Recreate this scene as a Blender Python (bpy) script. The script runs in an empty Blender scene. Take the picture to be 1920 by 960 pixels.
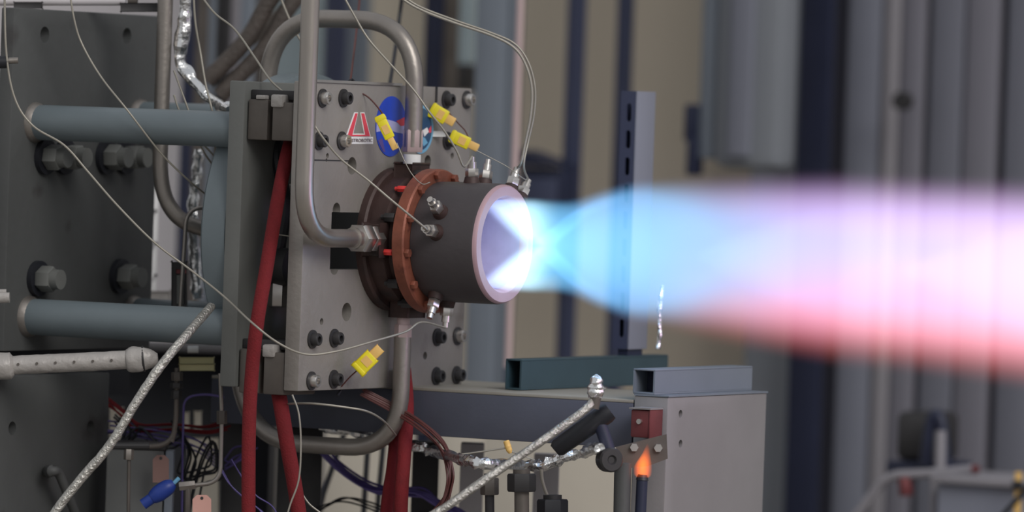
import bpy, bmesh, math, random
from mathutils import Vector, Matrix, noise
random.seed(7)
SC = bpy.context.scene
COL = SC.collection
rad = math.radians

# ------------------------------------------------------------------ camera
# world: X = exhaust direction, Y = across the mounting plate (away from the camera), Z up, metres.
# the origin is the middle of the nozzle exit; photograph frame 1920 x 960.
FPX = 12000.0
DIST = 12.0
AX, PITCH, ROLL = rad(61), rad(1.2), rad(2.0)
_f = Vector((-math.cos(AX), math.sin(AX), 0))
FWD = (_f * math.cos(PITCH) + Vector((0, 0, -math.sin(PITCH)))).normalized()
_r0 = Vector((math.sin(AX), math.cos(AX), 0))
_u0 = _r0.cross(FWD)
CR = _r0 * math.cos(ROLL) + _u0 * math.sin(ROLL)
CU = -_r0 * math.sin(ROLL) + _u0 * math.cos(ROLL)
def ray(px, py): return FWD + CR * ((px - 960) / FPX) - CU * ((py - 480) / FPX)
CAM = -ray(945, 458) * DIST
cd = bpy.data.cameras.new('camera'); cam = bpy.data.objects.new('camera', cd); COL.objects.link(cam)
cam.matrix_world = Matrix(((CR.x, CU.x, -FWD.x, CAM.x), (CR.y, CU.y, -FWD.y, CAM.y), (CR.z, CU.z, -FWD.z, CAM.z), (0, 0, 0, 1)))
cd.sensor_width = 36; cd.lens = FPX / 1920 * 36; cd.clip_end = 100
cd.dof.use_dof = True; cd.dof.focus_distance = 11.9; cd.dof.aperture_fstop = 2.2
SC.camera = cam
# ------------------------------------------------------------------ light
SC.view_settings.view_transform = 'Standard'; SC.view_settings.look = 'None'
SC.view_settings.exposure = 0.0; SC.view_settings.gamma = 1.0; SC.view_settings.use_curve_mapping = False
try: SC.cycles.use_denoising = True
except Exception: pass
w = bpy.data.worlds.new('overcast'); SC.world = w; w.use_nodes = True
nt = w.node_tree; nt.nodes.clear()
wo = nt.nodes.new('ShaderNodeOutputWorld'); bg = nt.nodes.new('ShaderNodeBackground')
tc = nt.nodes.new('ShaderNodeTexCoord'); sx = nt.nodes.new('ShaderNodeSeparateXYZ'); cr = nt.nodes.new('ShaderNodeValToRGB')
mr = nt.nodes.new('ShaderNodeMapRange'); mr.inputs['From Min'].default_value = -1; mr.inputs['From Max'].default_value = 1
nt.links.new(tc.outputs['Generated'], sx.inputs[0]); nt.links.new(sx.outputs['Z'], mr.inputs['Value'])
nt.links.new(mr.outputs[0], cr.inputs[0]); nt.links.new(cr.outputs[0], bg.inputs[0]); nt.links.new(bg.outputs[0], wo.inputs[0])
e = cr.color_ramp.elements
e[0].position = 0.0; e[0].color = (0.20, 0.195, 0.19, 1); e[1].position = 1.0; e[1].color = (0.70, 0.73, 0.78, 1)
k = e.new(0.47); k.color = (0.36, 0.355, 0.35, 1); k = e.new(0.55); k.color = (0.78, 0.785, 0.79, 1)
bg.inputs[1].default_value = 0.62
sl = bpy.data.lights.new('overcast_sun', 'SUN'); sl.energy = 1.5; sl.angle = rad(32); sl.color = (1.0, 0.97, 0.93)
so = bpy.data.objects.new('overcast_sun', sl); COL.objects.link(so)
so.rotation_euler = Vector((-0.72, 0.40, -0.56)).to_track_quat('-Z', 'Y').to_euler()

# ------------------------------------------------------------------ placing helpers
def at(px, py, dd=0.0): return CAM + ray(px, py) * (DIST + dd)          # dd: metres beyond the nozzle exit along the view axis
def _pl(px, py, i, v):
    r = ray(px, py); return CAM + r * ((v - CAM[i]) / r[i])
def onx(px, py, v): return _pl(px, py, 0, v)
def ony(px, py, v): return _pl(px, py, 1, v)
def onz(px, py, v): return _pl(px, py, 2, v)
def path(lst, dd=0.0): return [at(p[0], p[1], p[2] if len(p) > 2 else dd) for p in lst]
X, Y, Z = Vector((1, 0, 0)), Vector((0, 1, 0)), Vector((0, 0, 1))
FLOOR = -1.35

# ------------------------------------------------------------------ materials
def lin(c): return tuple((v / 255 / 12.92) if v / 255 <= 0.04045 else ((v / 255 + 0.055) / 1.055) ** 2.4 for v in c)
def alb(c, E=0.55): return tuple(min(0.85, max(0.004, v / E)) for v in lin(c))
MATS = {}
def mat(name, col, rough=0.55, metal=0.0, var=0.18, scale=9.0, bump=0.0, bscale=60.0, spots=None, stretch=None):
    m = bpy.data.materials.new(name); m.use_nodes = True; t = m.node_tree; b = t.nodes['Principled BSDF']
    N = t.nodes.new; L = t.links.new
    co = N('ShaderNodeTexCoord'); src = co.outputs['Object']
    if stretch:
        mp = N('ShaderNodeMapping'); mp.inputs['Scale'].default_value = stretch; L(src, mp.inputs[0]); src = mp.outputs[0]
    n = N('ShaderNodeTexNoise'); n.inputs['Scale'].default_value = scale; n.inputs['Detail'].default_value = 5; n.inputs['Roughness'].default_value = 0.6
    L(src, n.inputs['Vector'])
    r = N('ShaderNodeValToRGB'); r.color_ramp.elements[0].position = 0.28; r.color_ramp.elements[1].position = 0.74
    r.color_ramp.elements[0].color = tuple(v * (1 - var) for v in col) + (1,); r.color_ramp.elements[1].color = tuple(min(1, v * (1 + var)) for v in col) + (1,)
    L(n.outputs['Fac'], r.inputs[0]); out = r.outputs[0]
    if spots:
        n2 = N('ShaderNodeTexNoise'); n2.inputs['Scale'].default_value = spots[1]; n2.inputs['Detail'].default_value = 3; L(src, n2.inputs['Vector'])
        r2 = N('ShaderNodeValToRGB'); r2.color_ramp.elements[0].position = spots[2]; r2.color_ramp.elements[1].position = spots[2] + 0.09
        r2.color_ramp.elements[0].color = (0, 0, 0, 1); r2.color_ramp.elements[1].color = (1, 1, 1, 1); L(n2.outputs['Fac'], r2.inputs[0])
        mx = N('ShaderNodeMix'); mx.data_type = 'RGBA'; L(r2.outputs[0], mx.inputs['Factor']); L(out, mx.inputs[6]); mx.inputs[7].default_value = tuple(spots[0]) + (1,)
        out = mx.outputs[2]
    L(out, b.inputs['Base Color']); b.inputs['Roughness'].default_value = rough; b.inputs['Metallic'].default_value = metal
    if bump:
        n3 = N('ShaderNodeTexNoise'); n3.inputs['Scale'].default_value = bscale; n3.inputs['Detail'].default_value = 4; L(src, n3.inputs['Vector'])
        bp = N('ShaderNodeBump'); bp.inputs['Strength'].default_value = bump; bp.inputs['Distance'].default_value = 0.01
        L(n3.outputs['Fac'], bp.inputs['Height']); L(bp.outputs[0], b.inputs['Normal'])
    MATS[name] = m; return m
RUST = lin((120, 70, 45))
M_plate = mat('bare_grey_steel', alb((112, 108, 104)), 0.5, 0.25, 0.10, 7, 0.12, 90, (alb((82, 76, 72)), 5, 0.66))
M_frame = mat('grey_green_paint', alb((80, 81, 79)), 0.5, 0.0, 0.10, 6, 0.05, 80, (RUST, 16, 0.76))
M_tube = mat('blue_grey_paint', alb((80, 88, 92)), 0.42, 0.0, 0.07, 7, 0.03, 80, (RUST, 11, 0.77))
M_back = mat('shaded_grey_paint', alb((57, 58, 58)), 0.6, 0.0, 0.12, 5, 0.08, 60, (alb((46, 45, 45)), 9, 0.64))  # shade on the back plate is put into this dark base colour
M_dark = mat('dark_steel', alb((44, 43, 44)), 0.5, 0.3, 0.15, 20)
M_black = mat('black_rubber', alb((20, 21, 26)), 0.5, 0, 0.1, 20)
M_navy = mat('navy_black_paint', alb((24, 28, 46)), 0.5, 0, 0.1, 10)
M_pipe = mat('brushed_stainless', (0.46, 0.42, 0.385), 0.34, 0.9, 0.10, 14, 0.05, 120, None, (1, 1, 0.15))
M_pipe_dull = mat('dull_stainless', (0.33, 0.30, 0.275), 0.42, 0.8, 0.12, 10, 0.05, 120)
M_fit = mat('bright_fitting_steel', (0.62, 0.59, 0.56), 0.28, 0.9, 0.08, 20)
M_wire = mat('sheathed_wire', alb((120, 116, 108)), 0.4, 0.35, 0.08, 40)
M_braid = mat('silver_braid', (0.50, 0.485, 0.45), 0.34, 0.75, 0.25, 60, 0.6, 160, None, (1, 1, 1))
M_foil = mat('crumpled_foil', (0.86, 0.86, 0.86), 0.20, 1.0, 0.05, 30, 0.55, 55)
M_tape = mat('white_foil_wrap', alb((142, 138, 135), 0.68), 0.4, 0.1, 0.08, 30, 0.3, 60)
M_red = mat('red_fabric_hose', alb((90, 12, 18), 0.62), 0.85, 0, 0.14, 60, 0.25, 300)
M_yel = mat('yellow_plastic', alb((226, 184, 30), 0.66), 0.45, 0, 0.06, 30)
M_tan = mat('tan_plastic', alb((218, 160, 92), 0.66), 0.5, 0, 0.06, 30)
M_nozzle = mat('graphite_shell', alb((57, 53, 55), .62), 0.55, 0.1, 0.12, 10, 0.06, 80)
M_lip = mat('pink_copper_lip', alb((150, 124, 130), 0.66), 0.45, 0.1, 0.07, 14)
M_liner = mat('nozzle_liner', alb((120, 110, 130), 0.5), 0.5, 0.2, 0.15, 14)
M_copper = mat('heat_stained_copper', alb((112, 65, 51), 0.62), 0.5, 0.25, 0.28, 22, 0.1, 90, (alb((78, 40, 34)), 24, 0.62))
M_inj = mat('burnt_brown_steel', alb((52, 38, 36), 0.6), 0.55, 0.2, 0.3, 14, 0.1, 80, (alb((34, 28, 28)), 9, 0.58))
M_redfix = mat('red_lacquer', alb((190, 50, 48)), 0.4, 0, 0.1, 20)
M_white = mat('white_print', alb((205, 198, 192), 0.6), 0.5, 0, 0.03, 20)
M_stred = mat('red_print', alb((184, 58, 72), 0.6), 0.5, 0, 0.03, 20)
M_blue = mat('blue_print', alb((32, 58, 150), 0.6), 0.45, 0, 0.12, 30)
M_dblue = mat('dark_blue_print', alb((32, 62, 92), 0.6), 0.45, 0, 0.15, 30)
M_lblue = mat('light_blue_print', alb((92, 140, 168), 0.6), 0.45, 0, 0.1, 30)
M_lilac = mat('pale_lilac_print', alb((140, 140, 176), 0.6), 0.45, 0, 0.1, 30)
M_letter = mat('dark_lettering', alb((70, 58, 60)), 0.5, 0, 0.05, 30)
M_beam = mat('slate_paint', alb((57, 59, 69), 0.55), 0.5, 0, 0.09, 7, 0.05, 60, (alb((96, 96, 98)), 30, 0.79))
M_beamtop = mat('pale_grey_paint', alb((118, 114, 106), .66), 0.55, 0, 0.10, 8)  # top face is paler than the slate webs
M_block = mat('primer_grey_paint', alb((112, 110, 110), .7), 0.6, 0, 0.05, 8, 0.06, 60, (alb((110, 92, 86)), 18, 0.78))
M_steel_lt = mat('grey_tube_paint', alb((100, 107, 116), 0.75), 0.5, 0, 0.05, 8)
M_green = mat('dark_green_paint', alb((40, 56, 62), 0.6), 0.45, 0, 0.1, 10, 0, 60, (alb((90, 100, 104)), 26, 0.80))
M_redbr = mat('red_oxide', alb((88, 42, 44), 0.62), 0.5, 0.2, 0.2, 20)
M_bracket = mat('oxidised_bracket', alb((76, 71, 67), 0.6), 0.5, 0.3, 0.2, 14)
M_purple = mat('purple_insulation', alb((66, 56, 104), 0.5), 0.45, 0, 0.1, 30)
M_brownwire = mat('brown_insulation', alb((66, 34, 32), 0.55), 0.5, 0, 0.1, 30)
M_tagdim = mat('faded_pink_card', alb((112, 86, 80), 0.6), 0.6, 0, 0.08, 20)
M_tagp = mat('pink_card', alb((176, 134, 124), 0.62), 0.5, 0, 0.05, 20)
M_yelpale = mat('yellowed_white', alb((160, 154, 118), 0.7), 0.6, 0, 0.12, 14)
M_hosebr = mat('dark_brown_braid', alb((58, 52, 48), 0.6), 0.6, 0.1, 0.25, 40, 0.4, 150)
M_bluev = mat('blue_grip', alb((22, 44, 110), 0.6), 0.42, 0, 0.08, 20)
M_box = mat('equipment_grey', alb((70, 71, 70), 0.5), 0.5, 0, 0.06, 10)
M_cream = mat('cream_board', alb((164, 157, 145), 0.68), 0.7, 0, 0.05, 4)
M_wall = mat('beige_plaster', alb((128, 121, 110), 0.35), 0.85, 0, 0.05, 1.2)
M_pale = mat('pale_panel', alb((150, 146, 148), 0.5), 0.6, 0, 0.05, 3)
M_floor = mat('concrete', alb((110, 106, 100)), 0.85, 0, 0.12, 3, 0.1, 40)
M_postA = mat('blue_grey_post', alb((88, 94, 102), 0.5), 0.5, 0, 0.05, 3)
M_postD = mat('dark_navy_post', alb((44, 48, 66), 0.5), 0.5, 0, 0.06, 3)
M_pink = mat('pinkish_conduit', alb((138, 122, 122), 0.5), 0.45, 0.1, 0.05, 5)
M_sid = [mat('siding_grey_%s' % n, alb(c, 0.42), 0.55, 0, 0.05, 2) for n, c in (('a', (86, 89, 94)), ('b', (86, 88, 97)), ('c', (96, 94, 98)), ('d', (82, 81, 88)), ('e', (77, 78, 86)))]
M_gap = mat('siding_gap_grey', alb((58, 58, 68), 0.5), 0.6, 0, 0.05, 3)
M_glassy = mat('pale_blue_panel', alb((132, 145, 150), 0.55), 0.35, 0, 0.05, 4)

# ------------------------------------------------------------------ mesh helpers
def frame_of(d):
    d = d.normalized(); a = Z if abs(d.z) < 0.9 else X
    u = d.cross(a).normalized(); return u, d.cross(u).normalized()
class MB:
    def __init__(s): s.v = []; s.f = []
    def add(s, vs, fs):
        o = len(s.v); s.v += [Vector(v) for v in vs]; s.f += [tuple(i + o for i in f) for f in fs]; return s
    def box(s, x0, x1, y0, y1, z0, z1, b=0.0):
        if b <= 0:
            vs = [(x, y, z) for x in (x0, x1) for y in (y0, y1) for z in (z0, z1)]
            return s.add(vs, [(0, 1, 3, 2), (4, 6, 7, 5), (0, 4, 5, 1), (2, 3, 7, 6), (0, 2, 6, 4), (1, 5, 7, 3)])
        return s.obox(Vector(((x0 + x1) / 2, (y0 + y1) / 2, (z0 + z1) / 2)), X * ((x1 - x0) / 2), Y * ((y1 - y0) / 2), Z * ((z1 - z0) / 2), b)
    def obox(s, c, a, bb, cc, b=0.0):
        bm = bmesh.new(); bmesh.ops.create_cube(bm, size=2)
        for v in bm.verts: v.co = a * v.co.x + bb * v.co.y + cc * v.co.z
        if b > 0: bmesh.ops.bevel(bm, geom=list(bm.edges), offset=b, segments=2, affect='EDGES', profile=0.5)
        bm.verts.index_update()
        s.add([v.co + c for v in bm.verts], [tuple(v.index for v in f.verts) for f in bm.faces]); bm.free(); return s
    def cyl(s, p0, p1, r0, r1=None, n=16, caps=True):
        p0, p1 = Vector(p0), Vector(p1); r1 = r0 if r1 is None else r1
        return s.lathe(p0, (p1 - p0).normalized(), [(0, r0), ((p1 - p0).length, r1)], n, caps)
    def lathe(s, o, d, prof, n=32, caps=True, phase=0.0):
        u, q = frame_of(d); o = Vector(o); vs = []; fs = []
        for t, r in prof:
            for i in range(n):
                a = 2 * math.pi * i / n + phase; vs.append(o + d * t + (u * math.cos(a) + q * math.sin(a)) * r)
        for j in range(len(prof) - 1):
            for i in range(n):
                fs.append((j * n + i, j * n + (i + 1) % n, (j + 1) * n + (i + 1) % n, (j + 1) * n + i))
        if caps:
            fs.append(tuple(range(n))[::-1]); fs.append(tuple((len(prof) - 1) * n + i for i in range(n)))
        return s.add(vs, fs)
    def hexn(s, p0, p1, R, ch=0.12):
        p0, p1 = Vector(p0), Vector(p1); L = (p1 - p0).length; c = min(ch * R, L * 0.2)
        return s.lathe(p0, (p1 - p0).normalized(), [(0, R * .92), (c, R), (L - c, R), (L, R * .92)], 6)
    def tube(s, pts, r, n=10, jit=0.0, jf=40.0):
        pts = [Vector(p) for p in pts]; m = len(pts)
        rs = r if isinstance(r, (list, tuple)) else [r] * m
        vs = []; fs = []; u = None
        for i, p in enumerate(pts):
            t = (pts[min(i + 1, m - 1)] - pts[max(i - 1, 0)]).normalized()
            if u is None: u, _ = frame_of(t)
            u = (u - t * u.dot(t)).normalized(); q = t.cross(u)
            for j in range(n):
                a = 2 * math.pi * j / n; dv = u * math.cos(a) + q * math.sin(a); rr = rs[i]
                if jit: rr *= 1 + jit * noise.noise((p + dv * rr) * jf)
                vs.append(p + dv * rr)
        for i in range(m - 1):
            for j in range(n):
                fs.append((i * n + j, i * n + (j + 1) % n, (i + 1) * n + (j + 1) % n, (i + 1) * n + j))
        fs.append(tuple(range(n))[::-1]); fs.append(tuple((m - 1) * n + j for j in range(n)))
        return s.add(vs, fs)
    def prism(s, poly, off):
        n = len(poly); off = Vector(off)
        vs = [Vector(p) for p in poly] + [Vector(p) + off for p in poly]
        fs = [tuple(range(n))[::-1], tuple(range(n, 2 * n))] + [(i, (i + 1) % n, n + (i + 1) % n, n + i) for i in range(n)]
        return s.add(vs, fs)
    def mesh(s, name, m, org=Vector((0, 0, 0)), ang=35):
        me = bpy.data.meshes.new(name); me.from_pydata([v - org for v in s.v], [], s.f)
        bm = bmesh.new(); bm.from_mesh(me); bmesh.ops.recalc_face_normals(bm, faces=bm.faces); bm.to_mesh(me); bm.free()
        if ang:
            for p in me.polygons: p.use_smooth = True
            me.set_sharp_from_angle(angle=rad(ang))
        me.materials.append(m); return me
    def build(s, name, m, parent, label=None, ang=35, kind=None):
        root = parent
        while root.parent: root = root.parent
        o = bpy.data.objects.new(name, s.mesh(name, m, Vector(root.location), ang)); COL.objects.link(o); o.parent = parent
        if label: o['label'] = label
        if kind: o['kind'] = kind
        return o
    def solo(s, name, m, label, cat, group=None, ang=35, kind=None):
        lo = Vector((min(v[i] for v in s.v) for i in range(3))); hi = Vector((max(v[i] for v in s.v) for i in range(3)))
        org = Vector(((lo.x + hi.x) / 2, (lo.y + hi.y) / 2, lo.z))
        o = bpy.data.objects.new(name, s.mesh(name, m, org, ang)); COL.objects.link(o); o.location = org
        tag(o, label, cat, group, kind); return o
def tag(o, label=None, cat=None, group=None, kind=None):
    if label: o['label'] = label
    if cat: o['category'] = cat
    if group: o['group'] = group
    if kind: o['kind'] = kind
def thing(name, loc, label, cat, group=None, kind=None):
    o = bpy.data.objects.new(name, None); COL.objects.link(o); o.location = loc; o.empty_display_size = 0.05
    tag(o, label, cat, group, kind); return o
def inst(me, name, parent, loc, rot=None, label=None):
    root = parent
    while root.parent: root = root.parent
    o = bpy.data.objects.new(name, me); COL.objects.link(o); o.parent = parent; o.location = Vector(loc) - Vector(root.location)
    if rot is not None: o.rotation_euler = rot
    if label: o['label'] = label
    return o
def crv(pts, k=8):                                   # Catmull-Rom through the points
    pts = [Vector(p) for p in pts]; P = [pts[0] * 2 - pts[1]] + pts + [pts[-1] * 2 - pts[-2]]; out = []
    for i in range(1, len(P) - 2):
        a, b, c, d = P[i - 1], P[i], P[i + 1], P[i + 2]
        for j in range(k):
            t = j / k
            out.append(0.5 * ((2 * b) + (c - a) * t + (2 * a - 5 * b + 4 * c - d) * t * t + (3 * b - a - 3 * c + d) * t ** 3))
    out.append(P[-2]); return out
def fillet(pts, R, k=9):                             # straight runs with bent corners
    pts = [Vector(p) for p in pts]; out = [pts[0]]
    for i in range(1, len(pts) - 1):
        p = pts[i]; a = (pts[i - 1] - p); b = (pts[i + 1] - p); r = R[i - 1] if isinstance(R, (list, tuple)) else R
        r = min(r, a.length * .98, b.length * .98); A = p + a.normalized() * r; B = p + b.normalized() * r
        for j in range(k + 1):
            t = j / k; out.append(A * (1 - t) ** 2 + p * 2 * t * (1 - t) * (0.92) + p * 2 * t * (1 - t) * 0.08 + B * t * t)
    out.append(pts[-1]); return out
def solo_tube(name, pts, r, m, label, cat, group=None, n=10, k=8, jit=0, jf=40):
    return MB().tube(crv(pts, k), r, n, jit, jf).solo(name, m, label, cat, group, ang=22 if m is MATS['crumpled_foil'] else 60)
def bool_cut(o, cutters):
    mods = []
    cs = []
    for c in cutters:
        co = bpy.data.objects.new('cut', c.mesh('cut', M_dark, Vector(o.location) if o.parent is None else Vector(o.parent.location), 0)); COL.objects.link(co)
        co.parent = o.parent
        if o.parent is None: co.location = o.location
        md = o.modifiers.new('b', 'BOOLEAN'); md.operation = 'DIFFERENCE'; md.solver = 'EXACT'; md.object = co; cs.append(co)
    bpy.context.view_layer.update()
    dg = bpy.context.evaluated_depsgraph_get()
    me = bpy.data.meshes.new_from_object(o.evaluated_get(dg)); o.modifiers.clear(); o.data = me
    for co in cs: bpy.data.objects.remove(co)
    for p in me.polygons: p.use_smooth = True
    me.set_sharp_from_angle(angle=rad(35))
ROTX = (0, rad(90), 0)                               # local Z -> world +X

# ================================================================== SETTING
fl = MB().box(-5, 12, -4, 6.5, FLOOR - 0.1, FLOOR).solo('floor', M_floor, 'grey concrete ground under the test stand', None, kind='structure')
WY = 3.7
wb = MB(); a = ony(250, 480, WY).x; b = ony(1420, 480, WY).x
wb.box(a, b, WY, WY + 0.15, FLOOR, 3.2)
wb.solo('wall_back', M_wall, 'beige plastered wall far behind the engine', None, kind='structure')
# pale lower boards of the back wall
TY = 2.2
for i, (x0, x1, y0) in enumerate(((604, 760, 790), (818, 905, 800), (905, 1160, 812))):
    p0 = ony(x0, 900, TY).x; p1 = ony(x1, 900, TY).x
    MB().box(p0, p1, TY, TY + .04, FLOOR, ony((x0 + x1) / 2, y0, TY).z, .004).solo('trim_%d' % (i + 1), M_cream, ['cream board low on the wall behind the red hoses', 'narrow cream board low on the wall under the beam', 'wide cream board low on the wall beside the grey pedestal'][i], None, kind='structure')
# pale wall piece far left behind the thrust frame
wl = MB(); wl.box(ony(-160, 480, 2.2).x, ony(330, 480, 2.2).x, 2.2, 2.3, FLOOR, 2.6)
wl.solo('wall_left', M_pale, 'pale panelled wall behind the dark bolted back plate', None, kind='structure')
# right siding: each sheet is a child
wr = thing('wall_right', (ony(1700, 480, 3.4).x, 3.5, FLOOR), 'grey upright metal siding on the far side of the plume', None, kind='structure')
MB().box(ony(1380, 480, 3.4).x, ony(3660, 480, 3.4).x, 3.5, 3.6, FLOOR, 3.0).build('backing', M_gap, wr)
sid = [(1378, 1470, 0, 0.0), (1556, 1624, 1, .02), (1625, 1656, 2, .03), (1657, 1703, 3, .02), (1712, 1778, 4, .02), (1780, 1842, 3, .025), (1856, 1925, 4, .02), (1930, 2000, 3, .02), (2004, 2100, 4, .02), (2104, 2200, 1, .02)] + [(2206 + 104 * q_, 2302 + 104 * q_, (3, 4, 1)[q_ % 3], .02) for q_ in range(14)]
for x0, x1, mi, pr in sid:
    MB().box(ony(x0, 480, 3.4).x, ony(x1, 480, 3.4).x, 3.46 - pr * .6, 3.495, FLOOR, 3.0, .012).build('siding_sheet', M_sid[mi], wr)
MB().cyl(ony(1698, 190, 3.36), ony(1698, 190, 3.36) - Y * .03, .022, n=12).build('bolt', M_dark, wr)
# hanging panel in front of the siding, with a latch
pc = thing('wall_cabinet', ony(1415, 310, 3.1), 'tall grey sheet-metal cabinet hung between beige wall and siding', 'cabinet')
xa, xb = ony(1334, 200, 3.0).x, ony(1458, 200, 3.0).x; zb = ony(1415, 318, 3.0).z
MB().box(xa, xb, 3.0, 3.12, zb, 2.4, .03).build('body', M_sid[0], pc)
MB().box(xa - .045, xa - .001, 3.02, 3.10, zb + .02, 2.4, .006).build('door', M_postA, pc)
lz = ony(1312, 235, 3.0).z
MB().box(xa - .075, xa - .045, 3.0, 3.06, lz - .04, lz + .05, .008).box(xa - .06, xa - .04, 2.99, 3.05, lz - .12, lz - .03, .006).build('latch', M_navy, pc)
MB().box(xa + .05, xa + .11, 2.985, 3.002, zb + .03, 2.4, .004).build('seam_strip', M_sid[1], pc)

def post(name, x0, x1, yv, m, label, cat='post', top=2.6, bot=None, group=None, py=300, round_=False, depth=.026):
    a, b = ony(x0, py, yv).x, ony(x1, py, yv).x; zb = FLOOR if bot is None else ony(x0, bot, yv).z
    zt = top if top < 50 else ony((x0 + x1) / 2, top, yv).z
    if round_: return MB().cyl(((a + b) / 2, yv, zb), ((a + b) / 2, yv, zt), (b - a) / 2 * .94, n=16).solo(name, m, label, cat, group)
    t = thing(name, ((a + b) / 2, yv + depth / 2, zb), label, cat, group)
    tw = max(.006, (b - a) * .12)
    MB().box(a, b, yv, yv + .012, zb, zt, .002).build('front_flange', m, t)
    MB().box((a + b) / 2 - tw, (a + b) / 2 + tw, yv + .012, yv + depth - .012, zb, zt).build('web', m, t)
    MB().box(a, b, yv + depth - .012, yv + depth, zb, zt, .002).build('rear_flange', m, t)
    return t
post('steel_post', 598, 634, 3.2, M_postD, 'dark upright post seen inside the arched pipe')
post('steel_post', 634, 678, 3.3, M_postA, 'grey upright post beside the dark one inside the arched pipe')
post('steel_post', 787, 814, 2.6, M_navy, 'near-black upright post behind the plate, nearest the arched pipe')
post('steel_post', 815, 843, 2.9, M_bracket, 'brownish upright post between black post and pale blue panel')
post('steel_post', 884, 934, 2.4, M_postA, 'broad blue-grey column just past the plate edge')
post('steel_post', 934, 951, 2.5, M_steel_lt, 'slim pale strip post beside the broad blue-grey column')
post('steel_post', 951, 963, 2.6, M_navy, 'thin navy post behind the pinkish conduit')
post('conduit_pipe', 962, 976, 1.6, M_pink, 'pinkish vertical conduit rising behind the nozzle', 'pipe', py=200, round_=True, bot=690)
post('steel_post', 1057, 1085, 3.1, M_postD, 'free-standing slim dark post on the beige wall, nearest the nozzle', py=200)
post('steel_post', 1154, 1178, 3.2, M_postD, 'slim dark post rising behind the slotted channel', py=100)
post('steel_post', 1497, 1554, 3.38, M_navy, 'wide navy-black strip standing in for the shadow gap between hung cabinet and siding', py=150)  # navy strip in place of the deep shadow beside the cabinet
gp = ony(858, 120, 3.4)
g = thing('window_panel', (gp.x, 3.45, gp.z), 'pale blue sheet high on the wall above the mounting plate', 'panel')
MB().box(ony(843, 60, 3.4).x, ony(884, 60, 3.4).x, 3.4, 3.43, gp.z, 2.5, .004).build('sheet', M_glassy, g)
MB().box(ony(843, 60, 3.4).x, ony(884, 60, 3.4).x, 3.39, 3.44, gp.z - .07, gp.z, .004).build('bottom_rail', M_dark, g)
g = MB().box(ony(505, 60, 3.3).x, ony(597, 60, 3.3).x, 3.3, 3.34, ony(545, 330, 3.3).z, 2.5, .004).solo('wall_panel', M_glassy, 'pale grey-blue sheet framed by the arched pipe', 'panel')
jb = thing('junction_box', ony(1013, 500, 3.0), 'dark navy box with sloping hood on the beige wall behind the nozzle exit', 'box')
a = ony(972, 400, 3.0).x; b_ = ony(1050, 400, 3.0).x; z1_, z2_, z0_ = ony(972, 280, 3.0).z, ony(1050, 312, 3.0).z, ony(1010, 520, 3.0).z
MB().box(a, b_, 3.0, 3.08, z0_, z2_ - .004, .004).build('body', M_navy, jb)
MB().prism([Vector((a, 2.99, z2_ - .002)), Vector((b_, 2.99, z2_ - .002)), Vector((b_, 2.99, z2_ + .002)), Vector((a, 2.99, z1_))], Y * .10).build('hood', M_navy, jb, ang=0)
MB().box(a + .01, b_ - .01, 2.994, 3.0, z0_ + .02, z2_ - .03, .002).build('door', M_postD, jb)
# uprights seen between back plate and rear plate
for x0, x1, yv, m, lb in ((335, 350, 2.0, M_navy, 'black upright between bent pipe and foil hose'), (352, 374, 2.1, M_bracket, 'brownish upright behind the foil hose'),
                          (375, 392, 2.2, M_postA, 'grey upright behind the foil hose'), (396, 403, 1.8, M_dark, 'thin dark upright, first past the foil hose'), (410, 416, 1.8, M_dark, 'thin dark upright, second past the foil hose'),
                          (418, 440, 2.3, M_sid[2], 'pale grey upright behind the diagonal braided hoses'), (441, 462, 2.1, M_postA, 'grey upright behind top corner of the rear plate'), (464, 500, 2.4, M_bracket, 'brown-grey upright behind left leg of the arched pipe')):
    post('steel_post', x0, x1, yv, m, lb, py=300, depth=.022)

# ================================================================== THRUST FRAME
TB = -0.87                                            # front face of the big back plate
yl, yr = onx(17, 330, TB).y, onx(292, 330, TB).y
tf = thing('thrust_frame', (TB, (yl + yr) / 2, FLOOR), 'grey steel thrust frame: bolted back plate, round struts and slotted rear plate', 'frame')
zt = onx(160, 22, TB).z; zm = onx(160, 655, TB).z
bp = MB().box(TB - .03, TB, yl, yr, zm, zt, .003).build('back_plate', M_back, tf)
def xcyl(px, py, xf, r, l=.1, n=20):
    c = onx(px, py, xf); return c
cut = MB()
for px, py, r in ((84, 65, .0155), (238, 67, .0155)):
    c = onx(px, py, TB); cut.cyl(c - X * .1, c + X * .1, r, n=24)
bool_cut(bp, [cut])
zl0 = FLOOR; zl1 = onx(100, 702, TB + .04).z
yl2, yr2 = onx(-60, 800, TB + .04).y, onx(203, 800, TB + .04).y
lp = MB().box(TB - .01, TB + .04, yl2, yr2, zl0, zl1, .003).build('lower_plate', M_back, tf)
cut = MB()
for px, py, r in ((23, 803, .013), (170, 801, .013)):
    c = onx(px, py, TB + .04); cut.cyl(c - X * .1, c + X * .1, r, n=24)
bool_cut(lp, [cut])
za_ = onx(100, 640, TB).z
MB().box(TB - .09, TB - .032, yl + .02, yr - .02, zl1 - .05, za_).build('dark_gap_panel', M_black, tf)  # black panel added so the gap under the back plate stays dark
# big studs with hex nuts on the back plate
stud = MB(); stud.cyl((-.002, 0, 0), (.010, 0, 0), .034, n=24); stud_me = stud.mesh('washer', M_black)  # washers coloured black in place of the shadow beside each stud
nutm = MB().hexn((.010, 0, 0), (.040, 0, 0), .025).cyl((.040, 0, 0), (.056, 0, 0), .019, n=20).mesh('nut', M_frame)
for px, py in ((82, 294), (118, 294), (196, 294), (232, 294), (68, 522), (222, 518)):
    c = onx(px, py, TB); wsh = inst(stud_me, 'washer', tf, c); n = inst(nutm, 'nut', wsh, c)
    n.location = (0, 0, 0); n.rotation_euler = (random.random(), 0, 0)
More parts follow.
